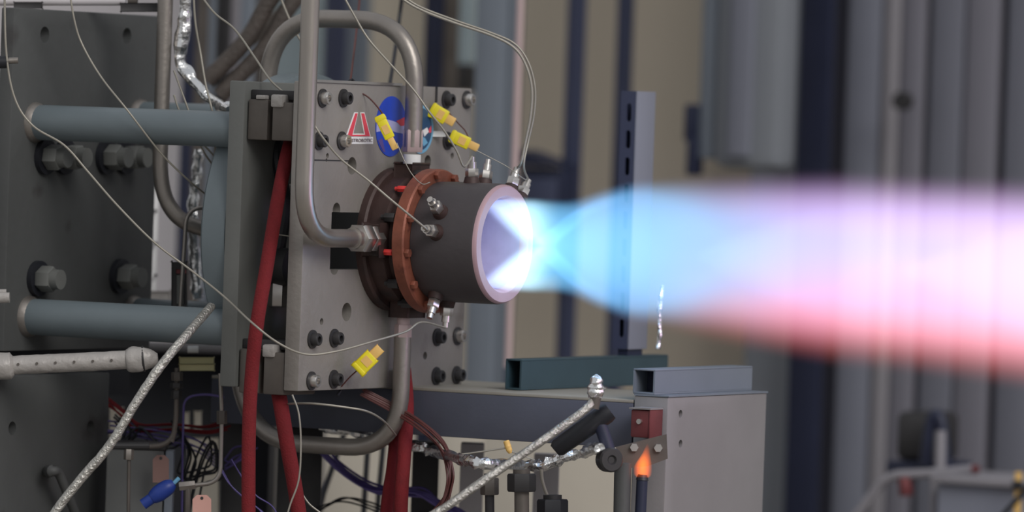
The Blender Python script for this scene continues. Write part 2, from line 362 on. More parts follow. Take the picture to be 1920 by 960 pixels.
# rear plate
XR = -0.38
yn = onx(450, 440, XR).y; RYF = yn + .64
rz1 = onx(463, 152, XR).z; rz0 = onx(432, 726, XR).z
rp = MB().box(XR - .034, XR, yn, RYF, rz0, rz1, .003).build('rear_plate', M_frame, tf)
# drum (load cell housing)
dc = Vector((0, -0.02, 0.005)); 
MB().lathe(Vector((XR - .094, dc.y, dc.z)), X, [(0, .20), (.0, .294), (.004, .300), (.008, .303), (.057, .303), (.0595, .298)], 96).build('drum', M_tube, tf)
# struts
for px0, py0, px1, py1, r, vy in ((66, 229, 428, 243, .0335, -.285), (44, 592, 408, 614, .0345, -.285)):
    a = ony(px0, py0, vy); b_ = ony(px1, py1, vy); zc = (a.z + b_.z) / 2
    s_ = MB().cyl((TB, vy, zc), (XR - .034, vy, zc), r, n=32).build('strut', M_tube, tf)
    MB().lathe(Vector((TB, vy, zc)), X, [(0, r * 1.16), (.006, r * 1.12), (.013, r)], 24).build('weld_bead', M_pipe_dull, s_)
for px0, py0, r in ((262, 222, .033), (250, 590, .033)):
    c = onx(px0, py0, TB)
    s_ = MB().cyl((TB, c.y, c.z), (XR - .034, c.y, c.z), r, n=32).build('strut', M_tube, tf)
    MB().lathe(c, X, [(0, r * 1.16), (.006, r * 1.12), (.013, r)], 24).build('weld_bead', M_pipe_dull, s_)

# ================================================================== MOUNTING PLATE
XP = -0.243
y0 = onx(569, 440, XP).y; y1 = onx(876, 440, XP).y
pz1 = onx(660, 156, XP).z; pz0 = onx(660, 730, XP).z
mp = thing('mounting_plate', (XP - .016, (y0 + y1) / 2, pz0), 'thick bare steel mounting plate with bolt pairs, carrying the engine', 'plate')
pl = MB().box(XP - .032, XP, y0, y1, pz0, pz1, .0025).build('plate', M_plate, mp)
cut = MB(); cut2 = MB()
for px, py, r in ((660, 311, .0165), (650, 585, .0175), (603, 603, .0065), (802, 303, .0125), (848, 292, .0062), (835, 596, .007), (797, 667, .0075), (614, 292, .005), (612, 300, .003)):
    c = onx(px, py, XP); cut.cyl(c - X * .1, c + X * .05, r, n=20)
a = onx(622, 398, XP); b_ = onx(716, 505, XP)
cut2.box(XP - .1, XP + .1, a.y, b_.y, b_.z, a.z)
cut3 = MB()
for px, py, r in ((631, 394, .014), (627, 500, .0155)):
    c = onx(px, py, XP); cut3.cyl(c - X * .11, c + X * .06, r, n=20)
bool_cut(pl, [cut, cut2, cut3])
# thin flashing along the top edge, and a scribed line strip
c0 = onx(590, 156, XP); c1 = onx(752, 158, XP)
MB().box(XP - .03, XP + .003, c0.y, c1.y, pz1 - .001, pz1 + .004).build('top_strip', M_fit, mp)
c0 = onx(586, 300, XP); c1 = onx(654, 300, XP)
MB().box(XP - .001, XP + .0006, c0.y, c1.y, c0.z - .0012, c0.z + .0012).build('scribe_line', M_dark, mp)
c0 = onx(818, 163, XP); c1 = onx(818, 192, XP)
MB().box(XP, XP + .002, c0.y - .003, c0.y + .003, c1.z, c0.z).build('edge_clip', M_dark, mp)
# socket head bolts on washers
bw = MB().cyl((0, 0, 0), (.003, 0, 0), .0175, n=20).mesh('washer', M_dark)
bh = MB().lathe(Vector((.003, 0, 0)), X, [(0, .0118), (.012, .0118), (.0135, .0108), (.0135, .0062), (.006, .0062), (.006, .0005)], 16).mesh('bolt_head', M_fit)
bd = MB().lathe(Vector((.003, 0, 0)), X, [(0, .0118), (.012, .0118), (.0135, .0108), (.0135, .0062), (.006, .0062), (.006, .0005)], 16).mesh('bolt_head', M_dark)
for i, (px, py) in enumerate(((604, 184), (643, 184), (597, 264), (640, 264), (585, 636), (626, 634), (583, 714), (625, 711), (836, 187), (874, 187), (838, 264), (819, 632), (857, 630), (817, 705), (855, 703))):
    c = onx(px, py, XP); wq = inst(bw, 'washer', mp, c); h = inst(bd if i % 3 else bh, 'bolt_head', wq, c); h.location = (0, 0, 0)
# spacer blocks between the two plates
def spacer(za, zb, lab):
    t = thing('spacer_block', (XR + .05, y0 + .06, zb), lab, 'block')
    xm = XR + .052
    MB().box(XR + .003, xm - .006, y0 + .008, y0 + .12, zb, za, .003).build('half_block', M_bracket, t)
    MB().box(xm + .006, XP - .034, y0 + .004, y0 + .12, zb - .0, za - .004, .003).build('half_block', M_bracket, t)
    MB().box(XR + .001, XP - .0325, y0 + .02, y0 + .12, za, za + .018, .002).build('shim', M_dark, t)
    MB().cyl((xm, y0 + .06, zb + .02), (xm, y0 + .06, za - .01), .014, n=16).build('tie_bolt', M_black, t)
    MB().box(XR + .02, xm - .012, y0 + .006, y0 + .05, za, za + .008, .002).build('bright_clip', M_tape, t, 'worn bright metal clip')
    MB().box(xm + .004, xm + .03, y0 - .001, y0 + .05, za - .014, za + .010, .004).build('bright_clip', M_tape, t, 'worn bright metal clip')
    return t
za = onx(480, 186, XR).z; zb = onx(480, 262, XR).z
spacer(za, zb, 'two-piece dark spacer block between the plates at their top')
za = onx(470, 652, XR).z; zb = onx(470, 735, XR).z
spacer(za, zb, 'two-piece dark spacer block between the plates, behind the red hose bottom')
# dark coil of cable and a valve body in the gap
c = at(522, 500, 0.0)
t = thing('gap_valve', c - Z * .06, 'small dark valve body in the shadowed gap between the plates', 'valve')
MB().cyl(c - X * .035, c + X * .03, .036, n=24).build('body', M_dark, t)
MB().hexn(c - Z * .075, c - Z * .03, .018).build('nut', M_fit, t)
MB().tube(crv([c + Z * .03, c + Z * .12 + X * .01, c + Z * .22 - X * .01, c + Z * .3 + Y * .06]), .012, 10).build('hose', M_black, t)
solo_tube('foil_wrap', path([(541, 345, 0.02), (543, 360, .02), (541, 380, .02), (543, 398, .02)]), [.007] * 25, M_foil, 'scrap of crumpled foil beside the pipe in the plate gap', 'foil', jit=.5, jf=120)

# ================================================================== ENGINE
en = thing('rocket_engine', (XP, 0, -0.15), 'dark cylindrical rocket engine with copper flange and glowing exit', 'engine')
MB().lathe(Vector((-.139, 0, 0)), X, [(0, .100), (0, .1125), (.03, .1135), (.128, .1135), (.133, .112)], 96, False).build('nozzle_shell', M_nozzle, en)
lipo = MB().lathe(Vector((-.006, 0, 0)), X, [(0, .112), (.004, .1115), (.008, .1085), (.008, .0915), (.004, .088), (-.01, .0845)], 96, False).build('exit_lip', M_lip, en)
MB().lathe(Vector((-.17, 0, 0)), X, [(0, .001), (0, .03), (.02, .032), (.05, .048), (.09, .066), (.13, .079), (.156, .0846)], 64, False).build('nozzle_liner', M_liner, en)
MB().lathe(Vector((-.167, 0, 0)), X, [(0, .09), (0, .132), (.003, .136), (.024, .136), (.027, .133), (.027, .1)], 96, False).build('copper_flange', M_copper, en)
MB().lathe(Vector((-.243, 0, 0)), X, [(0, .136), (.014, .136), (.018, .132), (.018, .122), (.05, .122), (.056, .112), (.076, .112)], 64).build('injector_body', M_inj, en)
fb = MB().hexn((0, 0, 0), (-.022, 0, 0), .0095).cyl((-.02, 0, 0), (-.03, 0, 0), .005, n=10).mesh('flange_bolt', M_dark)
fb2 = MB().hexn((0, 0, 0), (-.018, 0, 0), .0065).cyl((-.017, 0, 0), (-.024, 0, 0), .004, n=10).mesh('flange_bolt', M_redfix)
fn = MB().hexn((0, 0, 0), (.009, 0, 0), .0085).mesh('flange_nut', M_copper)
for i in range(12):
    a = rad(10 + 30 * i)
    p = Vector((-.168, math.cos(a) * .1265, math.sin(a) * .1265))
    inst(fb2 if i in (4, 6) else fb, 'flange_bolt', en, p, None, 'bolt marked with red lacquer' if i in (4, 6) else None)
    inst(fn, 'flange_nut', en, p + X * .028)
# clamp blocks on the injector
for a in (90, 180, 270):
    d = Vector((0, math.cos(rad(a)), math.sin(rad(a)))); tdir = X.cross(d)
    MB().obox(Vector((-.205, 0, 0)) + d * .128, X * .020, tdir * .030, d * .016, .003).build('injector_boss', M_inj, en)
# pressure ports on the shell: boss, hex, stub
def port(px, py, out, lab=None):
    r = ray(px, py)                                   # solve for the point on the shell radius
    best = None
    for i in range(4000):
        t = DIST - .6 + i * .0003; p = CAM + r * t
        if math.hypot(p.y, p.z) < .1135 * out and -.139 < p.x < .0: best = p; break
    if best is None: best = at(px, py, 0)
    d = Vector((0, best.y, best.z)).normalized(); base = Vector((best.x, 0, 0)) + d * .112
    b = MB().cyl(base, base + d * .012, .016, .013, 20).build('port_boss', M_inj, en)
    MB().hexn(base + d * .012, base + d * .028, .0125).cyl(base + d * .028, base + d * .040, .0085, n=14).cyl(base + d * .04, base + d * .05, .006, n=12).build('port_fitting', M_fit, b)
    return base + d * .05
def port_at(u, ang):
    d = Vector((0, math.cos(rad(ang)), math.sin(rad(ang)))); base = Vector((u, 0, 0)) + d * .112
    b = MB().cyl(base, base + d * .012, .016, .013, 20).build('port_boss', M_inj, en)
    MB().hexn(base + d * .012, base + d * .028, .0125).cyl(base + d * .028, base + d * .040, .0085, n=14).cyl(base + d * .04, base + d * .05, .006, n=12).build('port_fitting', M_fit, b)
    return base + d * .05
P1 = port(826, 398, 1.0); P2 = port(818, 436, 1.0)
P3 = port_at(-.072, 92); P4 = port_at(-.062, 76)
P5 = port_at(-.008 - .012, 62); P6 = port_at(-.012, 48)
P7 = port_at(-.112, -118); P8 = port_at(-.112, -95)

# ================================================================== PLUME (a real glowing gas volume)
def plume():
    m = bpy.data.materials.new('glowing_exhaust_gas'); m.use_nodes = True; t = m.node_tree; t.nodes.clear(); N = t.nodes.new; L = t.links.new
    def mth(op, a, b=None, c=None, clamp=False):
        n = N('ShaderNodeMath'); n.operation = op; n.use_clamp = clamp
        for i, v in enumerate((a, b, c)):
            if v is None: continue
            if isinstance(v, (int, float)): n.inputs[i].default_value = v
            else: L(v, n.inputs[i])
        return n.outputs[0]
    def sstep(v, lo, hi):
        n = N('ShaderNodeMapRange'); n.interpolation_type = 'SMOOTHSTEP'
        for k_, x in (('Value', v), ('From Min', lo), ('From Max', hi)):
            if isinstance(x, (int, float)): n.inputs[k_].default_value = x
            else: L(x, n.inputs[k_])
        return n.outputs[0]
    U0, U1 = -.06, 1.60
    tcn = N('ShaderNodeTexCoord'); sp = N('ShaderNodeSeparateXYZ'); L(tcn.outputs['Object'], sp.inputs[0])
    x, y, z0 = sp.outputs
    z = mth('ADD', z0, mth('MULTIPLY', mth('MULTIPLY', x, x), SAG))
    sq = mth('MAXIMUM', mth('MULTIPLY_ADD', sstep(x, .09, .26), -.9, 1.9), 1.0)
    yq = mth('MULTIPLY', y, sq)
    r = mth('SQRT', mth('ADD', mth('MULTIPLY', yq, yq), mth('MULTIPLY', z, z)))
    ys = mth('MULTIPLY', y, .16)
    rs = mth('SQRT', mth('ADD', mth('MULTIPLY', ys, ys), mth('MULTIPLY', z, z)))
    fac = mth('MULTIPLY_ADD', x, 1 / (U1 - U0), -U0 / (U1 - U0))
    def ramp(stops, interp='LINEAR'):
        n = N('ShaderNodeValToRGB'); n.color_ramp.interpolation = interp; el = n.color_ramp.elements
        for i, s_ in enumerate(stops):
            p = (s_[0] - U0) / (U1 - U0); c = tuple(s_[1:4]) + ((s_[4],) if len(s_) > 4 else (1,))
            if i == 0: q = el[0]; q.position = p
            elif i == 1: q = el[1]; q.position = p
            else: q = el.new(p)
            q.color = c
        L(fac, n.inputs[0]); return n
    K = 0.3
    # u, outer radius, shock radius, edge softness (all / K), sheath strength
    A = ramp([(u, R / K, rc / K, s / K, sh) for u, R, rc, s, sh in (
        (-.06, .080, .080, .006, 0), (-.03, .084, .068, .006, 0), (0, .086, .048, .006, 0), (.070, .085, .0, .008, 0), (.084, .084, .007, .008, .0), (.13, .083, .040, .010, .0), (.155, .086, .062, .012, .02),
        (.21, .104, .088, .014, .0), (.28, .121, .112, .016, .02), (.36, .119, .06, .026, .12), (.44, .110, .004, .042, .45), (.60, .110, .075, .055, .85), (.70, .112, .11, .06, .95), (.78, .112, .06, .06, 1.0), (.86, .114, .006, .06, 1.0), (1.1, .118, .11, .065, 1.0), (1.6, .12, .11, .07, 1.0))])
    sa = N('ShaderNodeSeparateColor'); L(A.outputs[0], sa.inputs[0])
    R = mth('MULTIPLY', sa.outputs[0], K); RC = mth('MULTIPLY', sa.outputs[1], K); S = mth('MULTIPLY', sa.outputs[2], K); SH = A.outputs['Alpha']
    # u, inside multiplier / 2, outside multiplier / 2, shock line strength
    B = ramp([(u, i_ / 2, o_ / 2, l_) for u, i_, o_, l_ in ((-.06, .05, .8, 0), (-.03, .06, 1.5, .3), (0, .14, 1.9, .5), (.060, .26, 1.9, .5), (.074, 1.5, 1.5, .6), (.100, 1.30, 1.02, 1.0), (.16, 1.08, .92, .7), (.27, .95, .95, .1), (.40, .80, 1.0, 0), (.45, 1.0, .9, .1), (.60, 1.12, .9, .05), (.70, 1., 1., 0), (.88, 1.12, .96, .05), (1.6, 1, 1, 0))])
    sb = N('ShaderNodeSeparateColor'); L(B.outputs[0], sb.inputs[0])
    dr = mth('SUBTRACT', rs, RC)
    tin = mth('SUBTRACT', 1.0, sstep(dr, -.006, .006))
    line = mth('SUBTRACT', 1.0, sstep(mth('ABSOLUTE', dr), 0.0, .010))
    mul = mth('ADD', mth('MULTIPLY', sb.outputs[0], mth('MULTIPLY', tin, 2.0)), mth('MULTIPLY', sb.outputs[1], mth('MULTIPLY', mth('SUBTRACT', 1.0, tin), 2.0)))
    mul = mth('MULTIPLY_ADD', line, sb.outputs[2], mul)
    g = mth('SUBTRACT', 1.0, sstep(r, mth('SUBTRACT', R, S), mth('ADD', R, S)))
    core = mth('MULTIPLY', mth('MULTIPLY', g, mul), mth('MULTIPLY_ADD', sq, .8, .2))
    C = ramp([(-.06, .38, .46, .95), (0, .50, .66, 1.0), (.05, .48, .80, 1.0), (.085, .34, .74, 1.0), (.11, .20, .60, 1.0), (.20, .175, .48, .90), (.29, .17, .44, .78), (.45, .20, .40, .68), (.60, .27, .325, .60), (.80, .30, .32, .57), (1.0, .34, .34, .57), (1.6, .36, .35, .55)])
    em = N('ShaderNodeVectorMath'); em.operation = 'SCALE'; L(C.outputs[0], em.inputs[0]); L(mth('MULTIPLY', core, 6.4), em.inputs['Scale'])
    # cooler sheath outside the core, redder and wider on its underside
    up = sstep(mth('DIVIDE', z, R), -.75, .45)
    wd = mth('MULTIPLY_ADD', up, -.25, 1.40)
    shl = mth('SUBTRACT', sstep(r, mth('SUBTRACT', R, mth('MULTIPLY', S, 1.2)), R), sstep(r, R, mth('MULTIPLY_ADD', S, wd, R)))
    cm = N('ShaderNodeMix'); cm.data_type = 'RGBA'; L(up, cm.inputs['Factor']); cm.inputs[6].default_value = (1.0, .24, .23, 1); cm.inputs[7].default_value = (.60, .36, .66, 1)
    sc = N('ShaderNodeVectorMath'); sc.operation = 'SCALE'; L(cm.outputs[2], sc.inputs[0]); L(mth('MULTIPLY', mth('MULTIPLY', shl, SH), 3.6), sc.inputs['Scale'])
    ad = N('ShaderNodeVectorMath'); ad.operation = 'ADD'; L(em.outputs[0], ad.inputs[0]); L(sc.outputs[0], ad.inputs[1])
    pv = N('ShaderNodeVolumePrincipled'); pv.inputs['Density'].default_value = 0.0; pv.inputs['Emission Strength'].default_value = 1.0; pv.inputs['Blackbody Intensity'].default_value = 0.0
    L(ad.outputs[0], pv.inputs['Emission Color'])
    o = N('ShaderNodeOutputMaterial'); L(pv.outputs[0], o.inputs['Volume'])
    try: m.cycles.volume_step_rate = 0.18
    except Exception: pass
    prof = [(-.055, .0755), (-.02, .0825), (.004, .0855), (.02, .094), (.12, .097), (.2, .122), (.28, .134), (.36, .150), (.5, .18), (.7, .205), (.9, .212), (1.1, .220), (1.35, .226), (1.6, .23)]
    ob = MB().tube([Vector((u, 0, -SAG * u * u)) for u, _ in prof], [q_ for _, q_ in prof], 48).mesh('exhaust_plume', m)
    q = bpy.data.objects.new('exhaust_plume', ob); COL.objects.link(q)
    tag(q, 'glowing blue-white exhaust plume with shock diamonds, reddening downstream', 'flame')
SAG = .017
plume()

# ================================================================== FEED PIPES
# foreground pipe: comes down, bends and enters the injector from the near side
ub = -.205; vy = onx(572, 300, ub).y
pa = thing('feed_pipe', (ub, vy, 0), 'steel feed pipe dropping in front of plate edge, bending into the injector', 'pipe', 'stainless feed pipes of the engine')
zE = onx(690, 447, ub).z
pts = fillet([(ub, vy, 1.0), (ub, vy, zE), (ub, -.19, zE)], .105)
MB().tube(pts, .0172, 20).build('pipe_run', M_pipe, pa, ang=60)
MB().cyl((ub, -.212, zE), (ub, -.196, zE), .0205, n=24).build('collar', M_fit, pa)
MB().hexn((ub, -.196, zE), (ub, -.163, zE), .0285).build('union_nut', M_fit, pa)
MB().hexn((ub, -.161, zE), (ub, -.128, zE), .0265).build('union_nut', M_fit, pa)
# arched pipe: up from the injector top and back over the plates
zA = ony(690, 37, 0).z; uL = ony(503, 120, 0).x
pb = thing('feed_pipe', (ub, 0, .17), 'steel feed pipe arching from engine top back over the plates', 'pipe', 'stainless feed pipes of the engine')
ztop = ony(776, 246, 0).z
MB().tube(fillet([(ub, 0, ztop - .03), (ub, 0, zA), (uL, 0, zA), (uL, 0, .215)], .13, 12), .0170, 20).build('pipe_run', M_pipe_dull, pb, ang=60)
MB().hexn((ub, 0, ztop - .04), (ub, 0, ztop + .003), .0190).build('union_nut', M_pink, pb)
MB().cyl((ub, 0, ztop - .062), (ub, 0, ztop - .044), .0165, n=24).build('collar', M_white, pb, 'white plastic collar')
MB().cyl((ub, 0, .1), (ub, 0, ztop - .06), .015, n=20).build('stub', M_inj, pb)
# lower pipe
zB = ony(690, 840, 0).z; zf = ony(760, 612, 0).z
uB = ony(478, 800, 0).x
pcx = thing('feed_pipe', (ub, 0, zB), 'steel feed pipe dropping from engine underside and bending back below', 'pipe', 'stainless feed pipes of the engine')
MB().tube(fillet([(ub, -.012, zf - .02), (ub, -.012, zB), (uB, -.012, zB), (uB - .04, -.012, zB + .15)], [.115, .11], 12), .0165, 20).build('pipe_run', M_pipe_dull, pcx, ang=60)
MB().hexn((ub, -.012, zf - .035), (ub, -.012, zf + .004), .0165).build('union_nut', M_pink, pcx)
MB().cyl((ub, -.012, zf + .004), (ub, -.012, -.11), .0125, n=20).build('stub', M_pink, pcx)
# vertical pipe at the back plate
pd_ = [at(312, -60, .25), at(306, 120, .25), at(302, 240, .25), at(301, 320, .25), at(312, 375, .25), at(340, 412, .25), at(385, 430, .26), at(430, 436, .28)]
solo_tube('feed_pipe', pd_, .0150, M_pipe_dull, 'dull steel pipe hugging the back plate edge, turning into the drum', 'pipe', n=16)
# thin tubing beside it
solo_tube('thin_tube', fillet(path([(338, 580, .2), (345, 470, .2), (350, 392, .2), (400, 388, .22)]), .03), .0042, M_pipe_dull, 'thin bent tube hooking over toward the drum', 'tube', k=2)

# ================================================================== RED HOSES
hg = 'red fabric covered hoses'
solo_tube('red_hose', path([(546, 262, -.06), (536, 300, -.10), (520, 380, -.14), (500, 500, -.17), (483, 600, -.19), (473, 690, -.19), (467, 800, -.19), (466, 960, -.19), (468, 1200, -.19), (470, 1800, -.19)]), .0132, M_red, 'long red fabric hose running down from plate gap past the rear plate', 'hose', hg, 14)
solo_tube('red_hose', path([(512, 690, -.07), (523, 740, -.10), (538, 830, -.12), (560, 960, -.12), (590, 1200, -.12), (610, 1800, -.12)]), .0142, M_red, 'red hose slanting out from under the lower spacer block', 'hose', hg, 14)
solo_tube('red_hose', path([(757, 690, .130), (762, 745, .128), (762, 790, .118), (757, 860, .09), (751, 960, .06), (746, 1200, .05), (744, 1750, .05)]), .0138, M_red, 'red hose hanging behind the lower bend, brighter of the two', 'hose', hg, 14)
solo_tube('red_hose', path([(745, 785, .150), (743, 810, .150), (736, 880, .145), (725, 960, .125), (706, 1200, .08), (690, 1750, .08)]), .0125, M_red, 'darker red hose just behind its twin at the lower bend', 'hose', hg, 14)

# ================================================================== STICKERS
SX = XP + .0008
def sp_(px, py): 
    p = onx(px, py, SX); return p
def zz(zx, zy): return sp_(640 + zx / 7.387, 180 + zy / 7.385)
st = thing('maker_sticker', zz(240, 660), 'red and white sticker with slanted frame emblem and lettering on plate', 'sticker')
def poly(name, pts, m, lift, lab=None): return MB().prism([zz(*p) - X * .001 for p in pts], X * (.0008 + lift)).build(name, m, st, lab, ang=0)
poly('white_outline', [(182, 226), (236, 226), (168, 520), (316, 520), (262, 226), (322, 226), (408, 562), (64, 562)], M_white, 0)
poly('red_frame', [(194, 240), (224, 240), (150, 538), (332, 538), (276, 240), (314, 240), (394, 556), (84, 556)], M_stred, .0008)
poly('name_band', [(86, 566), (440, 566), (440, 664), (80, 664)], M_white, .0002)
fc = bpy.data.curves.new('lettering', 'FONT'); fc.body = 'ASTROBOTIC'; fc.size = 1; fc.extrude = .02; fc.align_x = 'LEFT'
to = bpy.data.objects.new('tmp_text', fc); COL.objects.link(to); bpy.context.view_layer.update()
tm = bpy.data.meshes.new_from_object(to.evaluated_get(bpy.context.evaluated_depsgraph_get())); bpy.data.objects.remove(to)
tm.materials.clear(); tm.materials.append(M_letter)
xs = [v.co.x for v in tm.vertices]; ys = [v.co.y for v in tm.vertices]
A_ = zz(100, 636); B_ = zz(422, 636); H_ = zz(100, 592)
for v in tm.vertices:
    fx = (v.co.x - min(xs)) / (max(xs) - min(xs)); fy = (v.co.y - min(ys)) / (max(ys) - min(ys))
    v.co = Vector((SX + .0012 + (.0004 if v.co.z > 0 else 0), A_.y + (B_.y - A_.y) * fx, A_.z + (B_.z - A_.z) * fx + (H_.z - A_.z) * fy)) - Vector(st.location)
lt = bpy.data.objects.new('lettering', tm); COL.objects.link(lt); lt.parent = st
def disc(name, px, py, R, m, label):
    c = sp_(px, py); t = thing(name, c - Z * R, label, 'sticker', 'round mission stickers on the plate')
    MB().cyl(c - X * .001, c + X * .0008, R, n=48).build('disc', m, t, ang=30); return t, c
t, c = disc('round_sticker', 733, 237, .057, M_blue, 'round blue sticker with red and pale bands, yellow plug hanging over it')
def loc(t, c, pts, m, name, lift): MB().prism([c + Y * a * .057 + Z * b * .057 + X * .0006 for a, b in pts], X * lift).build(name, m, t, ang=0)
loc(t, c, [(-.98, .12), (-.5, .25), (.1, .18), (.95, .02), (.96, -.24), (.4, -.2), (-.2, -.12), (-.97, -.2)], M_lilac, 'pale_band', .0006)
loc(t, c, [(.32, .18), (.92, .34), (.97, .06), (.6, .02)], M_stred, 'red_streak', .0010)
loc(t, c, [(-.85, -.48), (-.6, -.4), (-.35, -.86), (-.5, -.84)], M_purple, 'red_streak', .0010)
t, c = disc('round_sticker', 789, 242, .047, M_lblue, 'round dark blue sticker with pale rim, half behind the arched pipe')
MB().cyl(c + X * .0006, c + X * .0014, .040, n=40).build('dark_field', M_dblue, t, ang=30)
def loc2(pts, m, name): MB().prism([c + Y * a * .047 + Z * b * .047 + X * .0012] and [c + Y * a * .047 + Z * b * .047 + X * .0012 for a, b in pts], X * .0006).build(name, m, t, ang=0)
loc2([(.1, -.05), (.45, .08), (.6, -.1), (.25, -.3)], M_white, 'white_patch')
loc2([(.58, .0), (.78, .15), (.8, -.12), (.62, -.15)], M_stred, 'red_patch')
loc2([(.0, -.3), (.3, -.35), (.55, -.55), (.2, -.7)], M_lblue, 'pale_patch')

# ================================================================== THERMOCOUPLE WIRES AND PLUGS
wg = 'thin sheathed sensor wires'
WR = .0021
def wire(pts, label, r=WR, m=None): return solo_tube('sensor_wire', pts, r, m or M_wire, label, 'wire', wg, 8)
P8p = at(800, 597, -.02)
wire(path([(8, -30, -.03), (12, 100, -.03), (28, 185, -.03), (62, 236, -.03), (120, 272, -.04), (165, 322, -.05), (220, 385, -.07), (290, 455, -.09), (360, 508, -.1), (420, 556, -.14), (470, 603, -.24), (520, 642, -.24), (572, 664, -.22), (630, 659, -.2), (700, 640, -.16), (760, 622, -.1), (790, 604, -.06)]) + [P8], 'long slack wire from back plate, dipping below plate, to engine underside')
wire(path([(362, -30, .05), (400, 22, .02), (440, 55, 0), (478, 108, -.04), (505, 148, -.08), (530, 172, -.1), (552, 192, -.12)]), 'wire sloping behind the foreground pipe to the upper spacer block')
wire(path([(578, 215, -.16), (588, 232, -.18), (608, 262, -.18), (640, 299, -.17), (690, 338, -.16), (730, 372, -.16), (770, 405, -.15), (800, 430, -.13)]) + [P2], 'wire from behind the foreground pipe across to a shell fitting')
wire(path([(632, -30, -.02), (662, 25, -.02), (690, 72, -.02), (730, 118, -.03), (775, 168, -.04), (805, 210, -.04), (832, 244, -.03), (856, 282, -.02), (870, 312, -.01)]) + [P3], 'wire crossing before the arched pipe to the first top fitting')
wire(path([(730, -20, .05), (780, 14, .05), (850, 42, .05), (920, 66, .05), (962, 88, .05), (985, 120, .05), (997, 165, .05), (995, 215, .05), (986, 262, .05), (977, 305, .05)]) + [P5], 'long wire looping over to the top fitting at nozzle exit', .0026)
wire(path([(738, -22, .06), (782, 10, .06), (850, 37, .06), (922, 62, .06), (966, 83, .06), (991, 118, .06), (1003, 165, .06), (1001, 215, .06), (991, 262, .06), (982, 310, .05)]) + [P6], 'second strand beside the wire looping to the nozzle exit', .0022)
wire(path([(128, -30, .05), (140, 40, .05), (155, 85, .05), (190, 145, .03), (240, 208, .0), (300, 285, .02), (350, 335, .05), (388, 366, .1)]), 'fine wire slanting across the back plate face', .0019)
wire(path([(362, -30, .15), (366, 40, .15), (376, 100, .15), (386, 160, .13), (400, 220, .12), (404, 290, .2)]), 'near-vertical wire in front of the foil hose', .0022)
wire(path([(326, 132, .1), (340, 170, .1), (360, 225, .1), (380, 280, .12), (402, 314, .16)]), 'short wire slanting behind the upper strut, first of two', .0019)
wire(path([(326, 178, .14), (340, 215, .14), (375, 262, .16), (406, 298, .2)]), 'short wire slanting behind the upper strut, second of two', .0019)
wire(path([(520, -20, .3), (540, 30, .3), (560, 70, .3), (575, 90, .3)]), 'short wire running down behind the foreground pipe top', .0022)
wire(path([(893, 282, .02), (920, 296, .02), (950, 312, .02), (975, 330, .02)]) + [P6 - X * .004], 'hair-thin wire from yellow plug to nozzle exit fitting', .0009)
wire(path([(657, 165, .0), (690, 182, -.0), (715, 210, -.01), (722, 225, -.02)]), 'thin brown wire from plate top to the hanging yellow plug', .0015, M_brownwire)
wire(path([(744, 268, -.03), (760, 305, -.04), (775, 330, -.05), (792, 345, -.04), (806, 342, -.02)]), 'hair-thin wire from hanging yellow plug to copper flange', .0010)
wire(path([(836, 205, .22), (860, 232, .22), (872, 245, .2), (880, 262, .2)]), 'thin brown wire linking the two top yellow plugs', .0012, M_brownwire)
wire(path([(530, 760, -.1), (545, 757, -.12), (590, 757, -.2), (650, 764, -.2), (690, 772, -.18), (720, 790, -.10), (742, 816, .09)]), 'wire arching along the beam under the plate', .0020)
wire(path([(548, 740, -.18), (560, 775, -.18), (564, 830, -.18), (560, 900, -.18), (540, 960, -.18), (520, 1060, -.18)]), 'pale wire hanging beside the slanting red hose', .0018)
wire(path([(563, 920, -.1), (580, 945, -.1), (610, 970, -.1), (640, 1010, -.1)]), 'short pale wire at the foot of the slanting red hose', .0018)
wire(path([(515, 439, -.1), (530, 441, -.1), (548, 444, -.1)]), 'tiny wire end crossing the shadowed gap', .0013)

def plug(name, px, py, ang, L, W, dd, label, m2=None, tail=True):
    c = at(px, py, dd); d = (CR * math.cos(rad(ang)) + CU * math.sin(rad(ang))); n = -FWD; s_ = n.cross(d)
    t = thing(name, c - Z * W / 2, label, 'plug', 'yellow sensor plugs')
    MB().obox(c, d * L * .5, s_ * W * .5, n * .007, .0025).build('body', M_yel, t)
    MB().obox(c - d * L * .36, d * L * .1, s_ * W * .54, n * .0078, .002).build('rib', M_yel, t)
    MB().obox(c + d * L * .12 + n * .0072, d * L * .18, s_ * W * .3, n * .0006).build('print_patch', M_tan, t)
    if tail: MB().obox(c + d * L * .72, d * L * .26, s_ * W * .32, n * .0055, .002).build('insert', m2 or M_tan, t, 'paler insert end')
    return c, d
plug('sensor_plug', 684, 681, 44, .042, .030, -.05, 'yellow plug hanging at the plate bottom above the beam')
plug('sensor_plug', 822, 213, -30, .036, .028, .22, 'yellow plug wedged beside the arched pipe, uppermost', tail=True)
plug('sensor_plug', 862, 262, -25, .040, .024, .20, 'yellow plug near the plate edge, below the uppermost')
plug('sensor_plug', 721, 238, -64, .048, .020, -.02, 'yellow plug with orange tip hanging over the blue sticker')
c = at(822, 251, .24); MB().obox(c, CR * .014, CU * .0055, FWD * .003, .001).solo('paper_tag', M_white, 'small white paper tag behind the yellow plugs', 'tag')
